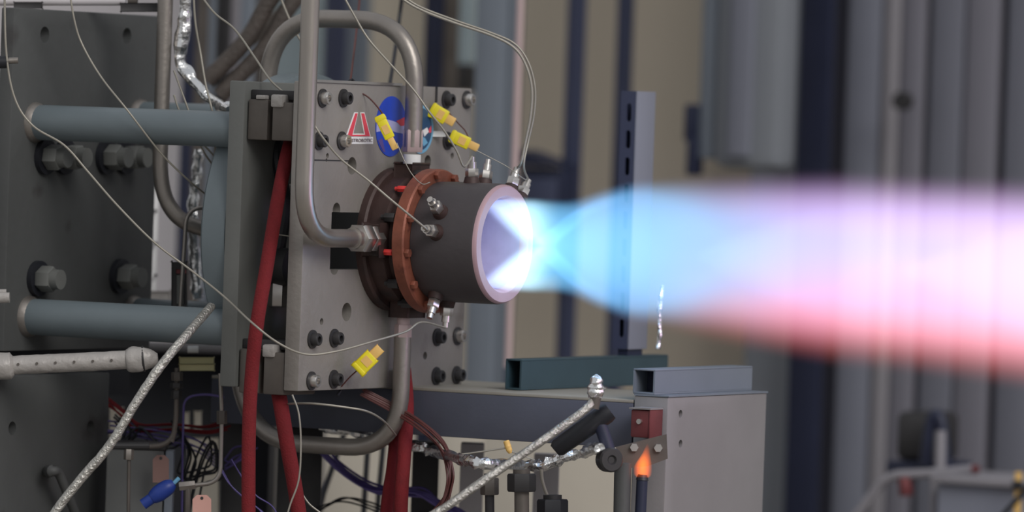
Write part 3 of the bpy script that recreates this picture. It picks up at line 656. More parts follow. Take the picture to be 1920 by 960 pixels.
# zip ties
def tie(pts, label): return solo_tube('cable_tie', path(pts), .0030, M_black, label, 'cable tie', 'black cable ties', 6, 6)
tie([(661, 158, .05), (662, 182, .05), (658, 205, .05), (653, 222, .05), (651, 226, .05)], 'black cable tie hanging above the red and white sticker')
tie([(636, 158, .03), (650, 155, .03), (660, 150, .05), (668, 158, .05)], 'black cable tie knotted over the plate top edge')
tie([(637, 670, .0), (639, 690, .0), (640, 715, .0), (638, 732, -.01), (632, 742, -.02)], 'black cable tie hanging at the plate bottom edge')
wire(path([(640, 725, -.03), (655, 708, -.04), (668, 696, -.05)]), 'brown lead from lower cable tie to yellow plug', .0014, M_brownwire)
wire(path([(676, -20, .5), (668, 60, .4), (662, 110, .2), (657, 152, .06)]), 'thin brown lead rising inside the arched pipe', .0022, M_brownwire)
solo_tube('black_cable', path([(756, -20, .8), (748, 40, .8), (740, 100, .7), (732, 150, .5), (728, 175, .45)]), .004, M_black, 'black cable hanging through the arched pipe', 'cable')

# ================================================================== BEAM, PEDESTAL, TUBES
VB = .055
bz1 = ony(900, 733, VB).z; bz0 = ony(900, 823, VB).z; bx0 = ony(395, 760, VB).x; bx1 = ony(1186, 780, VB).x
bt = thing('support_beam', ((bx0 + bx1) / 2, .03, bz0), 'long slate-painted steel beam under the mounting plate', 'beam')
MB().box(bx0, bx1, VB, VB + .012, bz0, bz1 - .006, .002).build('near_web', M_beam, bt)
MB().box(bx0, bx1, VB, VB + .39, bz1 - .006, bz1, .001).build('top_face', M_beamtop, bt, 'pale top face')
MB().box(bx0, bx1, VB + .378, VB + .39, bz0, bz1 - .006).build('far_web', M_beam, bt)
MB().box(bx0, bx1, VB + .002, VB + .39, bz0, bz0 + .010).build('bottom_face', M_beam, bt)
# pedestal
kx0 = bx1 + .002; kx1 = ony(1251, 800, VB).x; ky1 = onx(1436, 800, kx1).y; kz1 = ony(1220, 743, VB).z
kp = thing('pedestal', ((kx0 + kx1) / 2, (VB + ky1) / 2, FLOOR), 'broad grey painted pedestal plate at the beam end', 'pedestal')
ped = MB().box(kx0, kx1, VB, ky1, FLOOR, kz1, .003).build('body', M_block, kp)
cut = MB()
for px, py in ((1276, 776), (1276, 832)):
    c = onx(px, py, kx1); cut.cyl(c - X * .03, c + X * .05, .0075, n=12)
bool_cut(ped, [cut])
MB().box(kx0, kx1 + .0015, VB - .001, ky1 + .001, kz1, kz1 + .003).build('cap_sheet', M_steel_lt, kp)
# hollow tubes on top
def hollow(name, x0, x1, ya, yb, z0, z1, m, label, w=.0035):
    t = thing(name, ((x0 + x1) / 2, (ya + yb) / 2, z0), label, 'tube')
    MB().box(x0, x1, ya, yb, z1 - w, z1, .001).build('top_wall', m, t)
    MB().box(x0, x1, ya, yb, z0, z0 + w, .001).build('bottom_wall', m, t)
    MB().box(x0, x0 + w, ya, yb, z0 + w, z1 - w).build('side_wall', m, t)
    MB().box(x1 - w, x1, ya, yb, z0 + w, z1 - w).build('side_wall', m, t)
    MB().box(x0 + w, x1 - w, ya + .05, ya + .055, z0 + w, z1 - w).build('end_plug', M_navy, t)  # navy plate stands in for the shade inside the open tube end
    return t
tx1 = ony(1228, 715, VB + .005).x; tx0 = ony(1187, 715, VB + .005).x; tz0 = kz1 + .003; tz1 = tz0 + .047
hollow('grey_box_tube', tx0, tx1, VB + .005, onx(1410, 715, tx1).y, tz0, tz1, M_steel_lt, 'short grey square tube lying on top of the pedestal')
VG = VB + .10
gx1 = ony(978, 692, VG).x; gx0 = ony(948, 692, VG).x
gy1 = onx(1252, 692, gx1).y
gz0 = bz1 + .001; gz1 = onx(1100, 670, gx1).z
hollow('green_box_tube', gx0, gx1, VG, gy1, gz0, gz1, M_green, 'long dark green square tube lying across the beam')
# slotted channel post standing on the green tube
chx1 = gx1 - .004
cxa = onx(1193, 400, chx1).y
ct = thing('slotted_channel', (chx1, cxa, gz1), 'upright slotted steel channel standing on the green tube', 'post')
ctz1 = onx(1195, 171, chx1).z; cz0 = onx(1190, 655, chx1).z
cyA = onx(1188, 400, chx1).y; cyB = onx(1222, 400, chx1).y; chx0 = ony(1157, 400, cyA).x
MB().box(chx1 - .004, chx1, cyA, cyB, cz0, ctz1, .001).build('light_flange', M_sid[1], ct)
web = MB().box(chx0, chx1 - .004, cyA, cyA + .004, cz0, ctz1).build('slotted_web', M_postD, ct)
cut = MB(); xm = (chx0 + chx1) / 2
nsl = 9
for i in range(nsl):
    zc = ctz1 - .03 - i * (ctz1 - cz0 - .03) / nsl
    cut.obox(Vector((xm, cyA, zc - .012)), X * .0055, Y * .02, Z * .018, .005)
bool_cut(web, [cut])
MB().box(chx0, chx0 + .004, cyA + .004, cyB, cz0, ctz1).build('far_flange', M_postD, ct)
MB().box(chx0 + .004, chx1 - .004, cyB - .004, cyB, cz0, ctz1).build('rear_web', M_sid[1], ct)
MB().box(chx0 + .01, chx1 - .005, cyA + .005, cyB - .01, gz1, cz0 + .003).build('foot', M_navy, ct)
solo_tube('foil_strip', path([(1243, 535, .35), (1240, 560, .35), (1236, 590, .35), (1237, 620, .35), (1233, 655, .35)]), .0045, M_foil, 'crumpled foil strip hanging beside the slotted channel', 'foil', jit=.6, jf=90)

# ---------- red box and bracket on the pedestal edge, with pilot flame
def pbox(mb, x0, x1, y0, y1, dd, th, b=.002):
    c = at((x0 + x1) / 2, (y0 + y1) / 2, dd); return mb.obox(c, CR * (x1 - x0) / 2000, CU * (y1 - y0) / 2000, FWD * th / 2, b)
rbx1 = ony(1222, 790, VB - .04).x; rbx0 = ony(1187, 790, VB - .04).x
z1_, z0_ = ony(1200, 768, VB - .04).z, ony(1200, 820, VB - .04).z
rb = thing('red_junction_box', (rbx0, VB - .02, z0_), 'small red-oxide box clamped on the pedestal corner', 'box')
MB().box(rbx0, rbx1, VB - .05, VB - .003, z0_, z1_, .003).build('body', M_redbr, rb)
MB().box(rbx1, rbx1 + .003, VB - .052, VB - .002, z0_ - .002, z1_ + .003, .001).build('lid', M_redbr, rb)
MB().box(rbx0 - .002, rbx1 + .004, VB - .054, VB - .0025, z1_ + .001, z1_ + .004).build('top_lip', M_block, rb)
MB().cyl((rbx0 + .02, VB - .05, z0_ + .03), (rbx0 + .02, VB - .056, z0_ + .03), .005, n=10).build('screw', M_fit, rb)
br = thing('igniter_bracket', at(1200, 850, -0.160), 'dark slanted bracket plate with two bolts below the red box', 'bracket')
pz = [at(1155, 838, -0.170), at(1250, 814, -0.170), at(1252, 860, -0.170), at(1215, 874, -0.170), at(1160, 880, -0.170)]
MB().prism(pz, FWD * .006).build('plate', M_bracket, br, ang=0)
for px, py in ((1189, 839), (1234, 840)):
    c = at(px, py, -0.170); MB().hexn(c, c - FWD * .008, .0085).build('bolt_head', M_fit, br)
pt = thing('pilot_tube', at(1203, 1000, -0.180), 'thin black upright pilot burner tube with small orange flame', 'burner')
MB().tube([at(1199, 1500, -0.200), at(1201, 960, -0.200), at(1204, 898, -0.200)], .0105, 16).build('tube', M_navy, pt)
MB().cyl(at(1204, 900, -0.200), at(1205, 890, -0.200), .012, .0085, 16).build('tip', M_black, pt)
def flame_mat():
    m = bpy.data.materials.new('orange_flame_gas'); m.use_nodes = True; t = m.node_tree; t.nodes.clear(); N = t.nodes.new; L = t.links.new
    tcn = N('ShaderNodeTexCoord'); lw = N('ShaderNodeSeparateXYZ'); L(tcn.outputs['Generated'], lw.inputs[0])
    vm = N('ShaderNodeVectorMath'); vm.operation = 'SUBTRACT'; L(tcn.outputs['Generated'], vm.inputs[0]); vm.inputs[1].default_value = (.5, .5, .3)
    vs = N('ShaderNodeVectorMath'); vs.operation = 'MULTIPLY'; L(vm.outputs[0], vs.inputs[0]); vs.inputs[1].default_value = (2, 2, 1.5)
    ln = N('ShaderNodeVectorMath'); ln.operation = 'LENGTH'; L(vs.outputs[0], ln.inputs[0])
    r = N('ShaderNodeValToRGB'); el = r.color_ramp.elements; el[0].position = 0.0; el[0].color = (1, .24, .012, 1); el[1].position = 1.0; el[1].color = (.0, .0, 0, 1)
    q = el.new(.6); q.color = (.5, .07, .003, 1)
    L(ln.outputs['Value'], r.inputs[0])
    pv = N('ShaderNodeVolumePrincipled'); pv.inputs['Density'].default_value = 0; pv.inputs['Emission Strength'].default_value = 75; L(r.outputs[0], pv.inputs['Emission Color'])
    o = N('ShaderNodeOutputMaterial'); L(pv.outputs[0], o.inputs['Volume'])
    try: m.cycles.volume_step_rate = 0.5
    except Exception: pass
    return m
FM = flame_mat()
fpts = path([(1203, 898, -0.200), (1204, 890, -0.200), (1206, 878, -0.200), (1209, 865, -0.200), (1212, 850, -0.200), (1215, 835, -0.200), (1217, 823, -0.200)])
MB().tube(crv(fpts, 4), [.006, .009, .012, .0145, .0165, .0175, .018, .018, .0175, .0165, .0155, .0145, .013, .0115, .010, .0085, .007, .006, .005, .004, .003, .002, .0015, .001, .0005], 16).build('flame', FM, pt, 'small licking orange flame')

# ---------- spark igniter arm: braided lead, black grip, foil tip
sa = thing('spark_igniter', at(1095, 800, -0.260), 'black tubular igniter arm with crank and round knob before the beam', 'igniter')
MB().tube([at(1040, 845, -0.240), at(1046, 840, -0.240), at(1136, 776, -0.260), at(1144, 770, -0.260)], [.012, .017, .019, .017], 20).build('barrel', M_black, sa)
MB().tube([at(1124, 790, -0.260), at(1132, 815, -0.260), at(1143, 850, -0.260)], .0125, 14).build('crank', M_navy, sa)
c = at(1146, 862, -0.260); MB().lathe(c - CR * .004, (CR * .35 - FWD * .95).normalized(), [(-.012, .021), (-.01, .023), (.012, .023), (.016, .02), (.016, .009), (.012, .006)], 28).build('knob', M_dark, sa)
MB().cyl(at(1113, 766, -0.280), at(1118, 742, -0.280), .010, n=14).build('ferrule', M_bracket, sa)
MB().tube(crv(path([(1116, 746, -0.280), (1117, 730, -0.280), (1118, 716, -0.280), (1119, 702, -0.280)]), 8), [0.0118, 0.0136, 0.0142, 0.0147, 0.0153, 0.0147, 0.0153, 0.0147, 0.0142, 0.0147, 0.0147, 0.0142, 0.0142, 0.0136, 0.0136, 0.0136, 0.0136, 0.0130, 0.0118, 0.0106, 0.0094, 0.0083, 0.0071, 0.0047, 0.0024], 12, .45, 110).build('foil_tip', M_foil, sa, 'bright crumpled foil tip', ang=60)
solo_tube('braided_lead', path([(700, 1040, -0.360), (780, 985, -0.360), (840, 948, -0.360), (920, 892, -0.340), (1000, 838, -0.320), (1060, 796, -0.300), (1100, 766, -0.290), (1112, 752, -0.280)]), .0078, M_braid, 'straight silver braided lead rising to the black igniter', 'cable', 'silver braided cables', 12, jit=.12, jf=140)
solo_tube('braided_cable', path([(40, 1060, -.25), (100, 965, -.25), (150, 900, -.25), (205, 836, -.25), (255, 755, -.25), (300, 688, -.24), (350, 628, -.2), (396, 575, -.1)]), [.0085] * 57, M_braid, 'thick silver braided cable slanting up to the rear plate', 'cable', 'silver braided cables', 14, jit=.10, jf=120)

# ---------- foil wrapped line under the beam
solo_tube('foil_wrapped_hose', path([(600, 800, .3), (690, 815, .28), (770, 835, .18), (820, 848, .12), (870, 862, -.2), (920, 870, -.25), (980, 873, -0.060), (1020, 872, -0.090), (1060, 858, -0.120), (1100, 846, -0.140), (1125, 838, -.4)]), [.0098] * 81, M_foil, 'foil wrapped hose sagging under the beam', 'hose', n=10, jit=.75, jf=85)
solo_tube('foil_wrapped_hose', path([(352, -30, .25), (345, 20, .25), (342, 70, .25), (338, 115, .25), (350, 135, .24), (375, 165, .22), (400, 190, .2), (434, 206, .12)]), [.013] * 20 + [.012] * 16 + [.010] * 21, M_foil, 'foil wrapped hose dropping from above and bending to the rear plate', 'hose', n=12, jit=.55, jf=55)
solo_tube('foil_wrapped_hose', path([(371, 280, .5), (369, 320, .5), (364, 370, .5), (362, 440, .5), (368, 520, .5), (372, 560, .5)]), [.010] * 41, M_foil, 'dim foil wrapped hose beside the drum', 'hose', n=10, jit=.6, jf=60)
# fittings below the foil hose
def fitting(px, py0, py1, wpx, dd, label, m1=M_dark, m2=M_bracket):
    t = thing('pipe_fitting', at(px, 1500, dd), label, 'fitting', 'pipe fittings under the beam')
    MB().tube([at(px + 4, 1500, dd), at(px, py1 - 5, dd)], wpx * .00030, 14).build('stem', m2, t)
    MB().hexn(at(px, py1, dd), at(px, py0, dd), wpx * .00058).build('hex_body', m1, t)
    MB().cyl(at(px, py0 + 2, dd), at(px, py0 - 8, dd), wpx * .00035, n=14).build('collar', m2, t)
fitting(978, 888, 922, 46, -.2, 'dark hex pipe fitting under middle of the foil hose')
fitting(918, 896, 928, 30, .0, 'brownish hex pipe fitting beside the braided lead', M_bracket, M_dark)
fitting(1036, 936, 990, 50, -.15, 'black hex pipe fitting nearest the pedestal', M_black, M_dark)
solo_tube('tan_ferrule', path([(949, 826, -0.060), (952, 836, -0.060), (957, 850, -0.060)]), [.004, .006, .006, .006, .006, .006, .006, .006, .0065, .0065, .006, .006, .006, .006, .005, .004, .003], M_tan, 'small tan ferrule on a wire above the foil hose', 'ferrule')
wire(path([(850, 854, -0.060), (880, 850, -0.060), (915, 845, -0.060), (948, 840, -0.060)]), 'pale wire running into the tan ferrule', .0016)
wire(path([(955, 846, -0.060), (975, 852, -0.060), (1000, 862, -0.060), (1015, 868, -0.070)]), 'short wire leaving the tan ferrule', .0014)
wire(path([(1015, 880, -0.120), (1018, 905, -0.120), (1030, 940, -0.120), (1045, 985, -0.120)]), 'pale tubing curling down from the foil hose end', .0035)
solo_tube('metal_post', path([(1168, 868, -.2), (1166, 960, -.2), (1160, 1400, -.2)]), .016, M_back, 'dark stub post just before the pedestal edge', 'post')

# ---------- bundles of wires below
def wires(name, base, n, spread, r, m, label, cat='wire bundle', k=8):
    t = thing(name, base[0], label, cat)
    for i in range(n):
        off = CR * random.uniform(-spread, spread) + CU * random.uniform(-spread, spread) + FWD * random.uniform(-spread, spread)
        MB().tube(crv([p + off * (.6 + .8 * random.random()) for p in base], k), r, 6).build('strand', m, t, ang=60)
    return t
wires('purple_wire_bundle', path([(600, 840, .45), (640, 880, .45), (690, 915, .42), (740, 922, .4), (790, 925, .38), (820, 945, .38), (860, 962, .36), (900, 990, .36)]), 9, .010, .0026, M_purple, 'thick bundle of purple wires sweeping behind the red hoses')
wires('purple_wire_bundle', path([(200, 800, .4), (260, 806, .4), (320, 815, .4), (380, 835, .4), (420, 870, .4), (450, 850, .4), (475, 842, .4)]), 5, .012, .0018, M_purple, 'thin tangle of purple wires above the grey equipment box')
wires('purple_wire_bundle', path([(419, 872, .1), (440, 905, .1), (470, 935, .1), (500, 960, .1), (520, 1000, .1)]), 3, .012, .0014, M_purple, 'few purple wires beside the long red hose foot')
wires('brown_wire_bundle', path([(680, 735, .1), (740, 765, .1), (790, 795, .06), (830, 835, .03), (846, 880, .0), (843, 915, .0), (830, 945, .0), (800, 980, .0)]), 6, .006, .0022, M_brownwire, 'brown wires curving down past the foil hose')
wires('black_wire_tangle', path([(330, 800, .35), (355, 850, .35), (345, 900, .35), (380, 890, .35), (405, 880, .35), (400, 830, .35), (380, 860, .35), (360, 930, .35), (350, 1000, .35)]), 4, .02, .0024, M_black, 'black wires knotted before the pale cards')
wires('black_wire_tangle', path([(590, 945, .5), (640, 925, .5), (690, 935, .5), (740, 955, .5), (790, 952, .5), (830, 960, .5)]), 3, .016, .0020, M_black, 'black wires looping below the purple bundle')
wires('black_wire_tangle', path([(215, 775, .4), (235, 800, .4), (225, 830, .4), (260, 800, .4), (300, 830, .4), (330, 810, .4)]), 5, .016, .0022, M_black, 'black wires tangled over the equipment box edge')
wires('red_wire_bundle', path([(205, 752, .4), (235, 775, .4), (265, 800, .4), (330, 800, .4), (390, 805, .4), (430, 795, .4)]), 5, .008, .0022, M_red, 'red wires behind the slanting braided cable')
solo_tube('violet_wire', fillet(path([(341, 960, .3), (342, 860, .3), (345, 745, .3), (385, 738, .3), (420, 745, .3)]), .02), .0022, M_purple, 'single violet wire rising and hooking over', 'wire', k=2)
for px, x2, lab in ((722, 715, 'thin black rod in front of cream board, nearest the bend'), (650, 600, 'slanting thin black rod before the cream board'), (692, 690, 'thin black rod between the other two')):
    solo_tube('thin_rod', path([(px, 800, 1.0), (x2 - 10, 1000, 1.0), (x2 - 20, 1300, 1.0)]), .006, M_black, lab, 'rod', 'black rods before the cream boards', 8, 3)

# ---------- dark stand columns below the beam
def pcol(name, x0, x1, y0, dd, m, label, cat='column', th=.06):
    t0 = at((x0 + x1) / 2, y0, dd); a = at(x0, 900, dd); b_ = at(x1, 900, dd); wv = (b_ - a).length / 2; c = (a + b_) / 2; zt_ = t0.z
    t = thing(name, (c.x, c.y, FLOOR), label, cat)
    r_ = Vector((CR.x, CR.y, 0)).normalized(); f_ = Vector((FWD.x, FWD.y, 0)).normalized(); hz = (zt_ - FLOOR) / 2
    cc = Vector((c.x, c.y, FLOOR + hz))
    MB().obox(cc, r_ * wv, f_ * th / 2, Z * hz, .003).build('shaft', m, t)
    MB().obox(Vector((c.x, c.y, FLOOR + .01)), r_ * wv * 1.5, f_ * th, Z * .01, .002).build('foot_plate', m, t)
    return t
pcol('stand_column', 520, 603, 800, .55, M_dark, 'dark square stand column behind the slanting red hose')
pcol('stand_column', 415, 470, 730, .5, M_dark, 'dark square stand column behind the long red hose')
pcol('stand_column', 772, 822, 828, .55, M_dark, 'dark square stand column right behind the two hanging red hoses')
pcol('stand_column', 862, 906, 830, .5, M_pale, 'grey square stand column under the beam near fittings')
pcol('stand_column', 1000, 1048, 850, .5, M_pale, 'grey-blue square stand column behind the black igniter arm', th=.04)

# ---------- left lower clutter
lw = thing('wrapped_pipe', at(140, 685, -.02), 'horizontal pipe wrapped in white foil with dotted seam and bulging ends', 'pipe')
pp = path([(-60, 690, -.02), (0, 686, -.02), (60, 683, -.02), (150, 679, -.02), (245, 674, -.02)])
MB().tube(crv(pp, 8), .0175, 24, .05, 60).build('wrap', M_tape, lw, ang=60)
MB().tube(crv(path([(-60, 690, -.02), (-20, 688, -.02), (12, 686, -.02), (26, 685, -.02)]), 6), [.02] * 6 + [.025] * 10 + [.022, .02, .018], 20, .12, 60).build('end_bulge', M_tape, lw, ang=60)
MB().tube(crv(path([(236, 676, -.02), (252, 674, -.02), (270, 673, -.02), (284, 672, -.02), (296, 671, -.02)]), 5), [.018, .021, .0225, .0235, .024, .024, .024, .024, .024, .0235, .023, .022, .021, .02, .019, .018, .016, .015, .013, .011, .009], 20, .12, 60).build('end_bulge', M_tape, lw, ang=60)
c = at(267, 673, -.02); MB().lathe(c, (at(277, 672, -.02) - c).normalized(), [(0, .0238), (.002, .0248), (.004, .0238)], 24).build('band', M_dark, lw)
for i in range(7):
    c = at(34 + i * 35, 683 - i * 1.5, -.0385); MB().cyl(c + FWD * .004, c - FWD * .001, .0026, n=8).build('rivet', M_bracket, lw)
eb = thing('equipment_box', at(255, 1000, .25), 'grey equipment box behind the braided cable', 'box')
c = at(255, 905, .3)
r_ = Vector((CR.x, CR.y, 0)).normalized(); f_ = Vector((FWD.x, FWD.y, 0)).normalized()
ebt = at(255, 843, .25).z
MB().obox(Vector((c.x, c.y, (ebt + FLOOR) / 2)), r_ * .055, f_ * .05, Z * (ebt - FLOOR) / 2, .003).build('body', M_box, eb)
MB().obox(Vector((c.x, c.y, ebt + .006)), r_ * .058, f_ * .053, Z * .006, .002).build('lid', M_dark, eb)
c2 = at(318, 900, .28); MB().obox(Vector((c2.x, c2.y, (ebt + FLOOR) / 2)), r_ * .008, f_ * .03, Z * (ebt - FLOOR) / 2, .002).build('side_rail', M_postA, eb)
def card(px0, px1, py0, py1, dd, m, label, name='hang_tag', cat='tag', hole=True, group=None):
    t = thing(name, at((px0 + px1) / 2, py1, dd), label, cat, group)
    c = at((px0 + px1) / 2, (py0 + py1) / 2, dd); hw = (px1 - px0) / 2000; hh = (py1 - py0) / 2000
    pts = [c - CR * hw - CU * hh, c + CR * hw - CU * hh, c + CR * hw + CU * (hh - .008), c + CR * (hw - .008) + CU * hh, c - CR * (hw - .008) + CU * hh, c - CR * hw + CU * (hh - .008)]
    MB().prism(pts, FWD * .0015).build('card', m, t, ang=0)
    if hole:
        e_ = c + CU * (hh - .006); MB().cyl(e_ + FWD * .0002, e_ - FWD * .0008, .003, n=10).build('eyelet', M_dark, t)
    return t
card(286, 317, 853, 905, .18, M_tagdim, 'dim pink tag hanging before the equipment box')
card(361, 396, 928, 1000, .0, M_tagp, 'bright pink tag hanging below the blue valve grip')
bv = thing('blue_valve_grip', at(300, 925, .05), 'blue plastic valve grip slanting on thin tubing', 'valve')
d0 = at(268, 946, .05); d1 = at(285, 934, .05); d2 = at(308, 918, .05); d3 = at(326, 906, .05); d4 = at(336, 896, .05)
MB().tube(crv([d0, d1], 4), .0105, 12).build('cap', M_bluev, bv)
MB().tube(crv([d1, d2, d3], 4), [.012, .0145, .016, .016, .016, .0155, .0145, .012, .008], 12).build('grip', M_bluev, bv)
MB().tube([d3, d4], .004, 8).build('stem', M_lblue, bv)
# small tubing run with fittings
tb = thing('tubing_run', at(414, 880, .05), 'thin dull tubing dropping past the long red hose and bending back', 'tube')
MB().tube(fillet(path([(413, 700, .05), (416, 780, .05), (413, 905, .05), (340, 912, .05)]), .03), .0042, 10).build('tubing', M_pipe_dull, tb, ang=60)
MB().hexn(at(416, 770, .05), at(416, 795, .05), .010).build('nut', M_bracket, tb)
MB().hexn(at(336, 912, .05), at(366, 909, .05), .009).build('nut', M_pipe_dull, tb)
MB().cyl(at(352, 912, .05), at(350, 1100, .05), .006, n=10).build('tee_leg', M_bracket, tb)
tb = thing('tubing_run', at(330, 760, .15), 'thin dull tubing with stacked fittings beside the yellowed strips', 'tube')
MB().tube(fillet(path([(332, 690, .15), (330, 800, .15), (320, 835, .15), (260, 838, .15)]), .03), .0050, 10).build('tubing', M_bracket, tb, ang=60)
MB().hexn(at(332, 698, .15), at(332, 714, .15), .011).build('nut', M_bracket, tb)
MB().hexn(at(331, 718, .15), at(331, 728, .15), .013).build('nut', M_dark, tb)
MB().hexn(at(331, 732, .15), at(330, 748, .15), .010).build('nut', M_dark, tb)
tb = thing('tubing_run', at(242, 900, .12), 'thin upright tubing with tee before the equipment box', 'tube')
MB().tube(path([(242, 850, .12), (239, 1100, .12)]), .0035, 8).build('tubing', M_bracket, tb, ang=60)
MB().hexn(at(242, 842, .12), at(241, 862, .12), .0095).build('nut', M_pipe_dull, tb)
MB().cyl(at(216, 836, .12), at(280, 836, .12), .007, n=10).build('tee', M_dark, tb)
ws = thing('wood_strip_stack', at(370, 695, .3), 'stack of two pale yellowed strips behind the braided cable', 'strips')
pbox(MB(), 336, 402, 670, 682, .3, .03).build('strip', M_yelpale, ws, 'cleaner top strip'); 
pbox(MB(), 336, 403, 683, 695, .29, .03).build('strip', M_yelpale, ws)
MB().cyl(at(352, 655, .35), at(372, 655, .35), .007, n=12).solo('pipe_plug', M_white, 'small pale pipe cap above the yellowed strips', 'cap')
# pale cards behind
for x0, x1, y0_, y1_, lab in ((345, 355, 772, 805, 'left of two narrow pale slots of board'), (364, 378, 770, 804, 'right of two narrow pale slots of board')):
    pbox(MB(), x0, x1, y0_, y1_, .9, .01).solo('pale_board', M_cream, lab, 'board', 'small pale boards in the wiring')
pbox(MB(), 350, 412, 815, 990, 1.0, .01).solo('pale_board', M_cream, 'pale board standing behind the black wire tangle', 'board', 'small pale boards in the wiring')
pbox(MB(), 205, 232, 762, 830, .9, .01).solo('pale_board', M_cream, 'pale board glimpsed behind slanting braided cable', 'board', 'small pale boards in the wiring')
# black panels added to fill in the shadow behind the wiring
dk = thing('shadow_backing', at(330, 760, 1.3), 'black panels standing in for the deep shadow behind the wiring below the struts', 'cabinet')
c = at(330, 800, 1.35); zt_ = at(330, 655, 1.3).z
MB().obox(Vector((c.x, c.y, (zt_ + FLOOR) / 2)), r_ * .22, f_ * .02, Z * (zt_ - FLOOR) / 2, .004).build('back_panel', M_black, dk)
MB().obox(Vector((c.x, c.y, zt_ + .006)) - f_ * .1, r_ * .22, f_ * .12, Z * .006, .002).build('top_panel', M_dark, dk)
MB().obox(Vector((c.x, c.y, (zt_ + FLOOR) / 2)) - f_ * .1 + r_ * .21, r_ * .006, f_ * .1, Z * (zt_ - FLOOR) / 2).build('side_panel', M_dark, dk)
# handle on the lower plate
hd = MB().tube(crv([onx(90, 884, TB + .045), onx(98, 883, TB + .08), onx(110, 888, TB + .08), onx(128, 930, TB + .08), onx(150, 985, TB + .07)]), [.012] * 9 + [.009] * 24, 12)
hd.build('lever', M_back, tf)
# bright strip behind the back plate edge and clamp
bs = thing('white_upright', at(288, 540, 1.0), 'bright white upright strip just past the back plate edge', 'post')
a = at(283, 360, .95); a2 = at(298, 360, .95)
MB().obox(Vector((((a + a2) / 2).x, ((a + a2) / 2).y, (at(290, 60, .95).z + at(290, 548, .95).z) / 2)), r_ * .0085, f_ * .01, Z * (at(290, 60, .95).z - at(290, 548, .95).z) / 2, .002).build('strip', M_white, bs)
pbox(MB(), 274, 322, 545, 566, .9, .06, .004).build('foot_block', M_tape, bs)
for py in (395, 456, 516): 
    c = at(292, py, .93); MB().cyl(c + FWD * .02, c - FWD * .006, .003, n=8).build('rivet', M_dark, bs)
cl = thing('clamp_block', at(336, 580, .3), 'dark upright clamp block with red label strip above lower strut', 'clamp')
pbox(MB(), 322, 351, 490, 578, .3, .04, .003).build('body', M_dark, cl)
pbox(MB(), 331, 344, 515, 570, .278, .006, .001).build('face_strip', M_frame, cl)
pbox(MB(), 330, 350, 505, 513, .277, .006, .001).build('red_strip', M_redbr, cl)
# top of the back plate: pale pipe and clips, left edge clips
tp = thing('top_conduit', at(150, 8, .3), 'pale conduit with dark clips along the back plate top', 'pipe')
MB().cyl(at(-60, 2, .3), at(236, 2, .3), .009, n=14).build('conduit', M_pale, tp)
pbox(MB(), 26, 80, 4, 16, .27, .02).build('clip', M_dark, tp)
pbox(MB(), 226, 300, 6, 22, .3, .03).build('clip', M_dark, tp)
MB().cyl(at(240, 0, .3), at(258, 0, .3), .014, n=12).build('coupling', M_bracket, tp)
ec = thing('edge_fitting', at(14, 117, -.02), 'black hose fitting with pale collar at back plate edge', 'fitting')
MB().cyl(at(-40, 118, -.02), at(16, 116, -.02), .012, n=14).build('body', M_black, ec)
MB().cyl(at(14, 114, -.02), at(34, 113, -.02), .006, n=12).build('collar', M_pipe_dull, ec)
ec = thing('edge_fitting', at(5, 555, 0), 'white capped fitting at the back plate edge above lower strut', 'fitting')
MB().cyl(at(-40, 559, -.02), at(18, 558, -.02), .010, n=14).build('body', M_tape, ec)
MB().cyl(at(-40, 549, 0.01), at(12, 548, 0.01), .006, n=12).build('collar', M_tape, ec)
# diagonal braided hoses behind the arch
for a, b_, c_, lab in (((552, -60), (462, 75), (388, 152), 'dark brown braided hose slanting behind the arched pipe, upper'), ((590, -50), (498, 88), (412, 180), 'dark brown braided hose slanting behind the arched pipe, lower')):
    m1 = ((a[0] + b_[0]) / 2 - 6, (a[1] + b_[1]) / 2)
    solo_tube('braided_hose', path([a, m1, b_, c_], .9), .0175, M_hosebr, lab, 'hose', 'brown braided hoses', 14, jit=.06, jf=150)
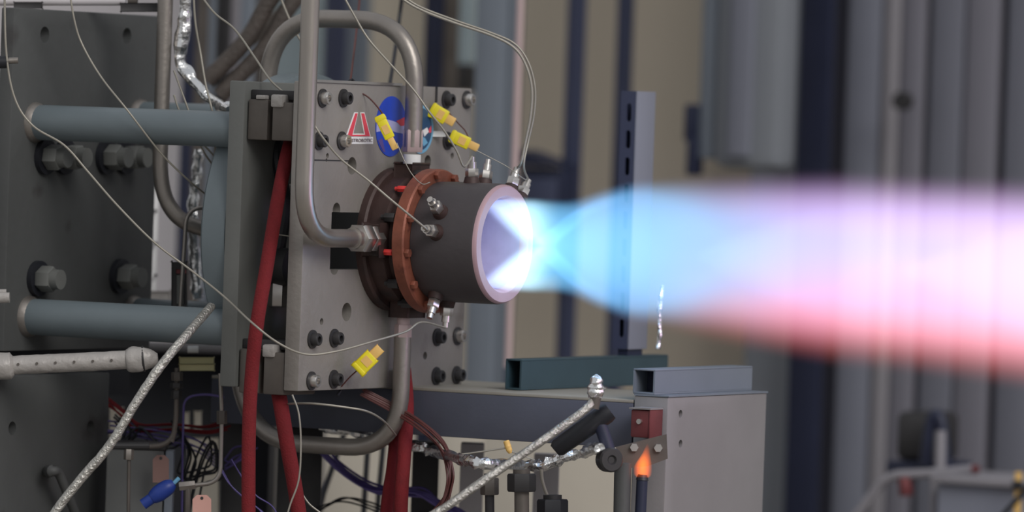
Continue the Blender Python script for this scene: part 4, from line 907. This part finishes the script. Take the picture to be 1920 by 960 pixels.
# ================================================================== RIGHT BACKGROUND EQUIPMENT
YB = 2.6
r1 = thing('pump_unit', ony(1730, 870, YB), 'dark blurred pump unit with pipe elbow behind the railing', 'pump')
a = ony(1678, 770, YB); b_ = ony(1748, 868, YB)
MB().box(a.x, b_.x, YB, YB + .15, b_.z, a.z, .02).build('housing', M_dark, r1)
MB().box(a.x - .01, b_.x + .02, YB - .02, YB + .17, b_.z - .03, b_.z, .005).build('base', M_navy, r1)
MB().tube(crv([ony(1735, 870, YB - .05), ony(1742, 810, YB - .05), ony(1750, 782, YB - .05), ony(1764, 790, YB - .05), ony(1772, 870, YB - .05)]), .014, 12).build('elbow', M_navy, r1)
MB().cyl(ony(1762, 890, YB - .1), ony(1764, 808, YB - .1), .012, n=12).build('spout', M_sid[2], r1)
rl = thing('pipe_railing', ony(1740, 960, YB - .2), 'painted pipe railing with sloping end in front of siding', 'railing')
MB().tube(fillet([ony(1600, 975, YB - .2), ony(1662, 891, YB - .2), ony(1735, 889, YB - .2), ony(1824, 880, YB - .2)], .04), .011, 12).build('rail', M_sid[2], rl, ang=60)
MB().cyl(ony(1750, 1400, YB - .2), ony(1752, 885, YB - .2), .010, n=12).build('upright', M_sid[2], rl)
MB().cyl(ony(1822, 880, YB - .2), ony(1834, 879, YB - .2), .009, n=12).build('end_plug', M_redbr, rl)
MB().hexn(ony(1697, 895, YB - .2), ony(1700, 930, YB - .2), .016).build('clamp', M_redbr, rl)
xb0 = thing('instrument_box', ony(1840, 960, YB - .3), 'low grey metal box with pale lid edge at the siding foot', 'box')
a = ony(1758, 905, YB - .3); b_ = ony(1935, 1400, YB - .3)
MB().box(a.x, b_.x, YB - .3, YB - .05, FLOOR, a.z, .006).build('body', M_sid[1], xb0)
MB().box(a.x - .01, b_.x + .01, YB - .32, YB - .03, a.z, a.z + .018, .004).build('lid', M_sid[2], xb0)
ys = thing('yellow_strap', ony(1910, 980, YB - .36), 'worn yellow upright strap on the low grey box', 'strap')
MB().box(ony(1903, 940, YB - .36).x, ony(1913, 940, YB - .36).x, YB - .365, YB - .355, ony(1905, 1100, YB - .36).z, ony(1912, 885, YB - .36).z, .001).build('band', M_tan, ys)
MB().obox(ony(1908, 910, YB - .37), X * .012, Y * .004, Z * .010, .001).build('buckle', M_dark, ys)
solo_tube('black_cable', [ony(1850, 1000, YB - .4), ony(1890, 955, YB - .4), ony(1925, 915, YB - .4), ony(1990, 830, YB - .4)], .006, M_black, 'black cable crossing the corner before the low grey box', 'cable')
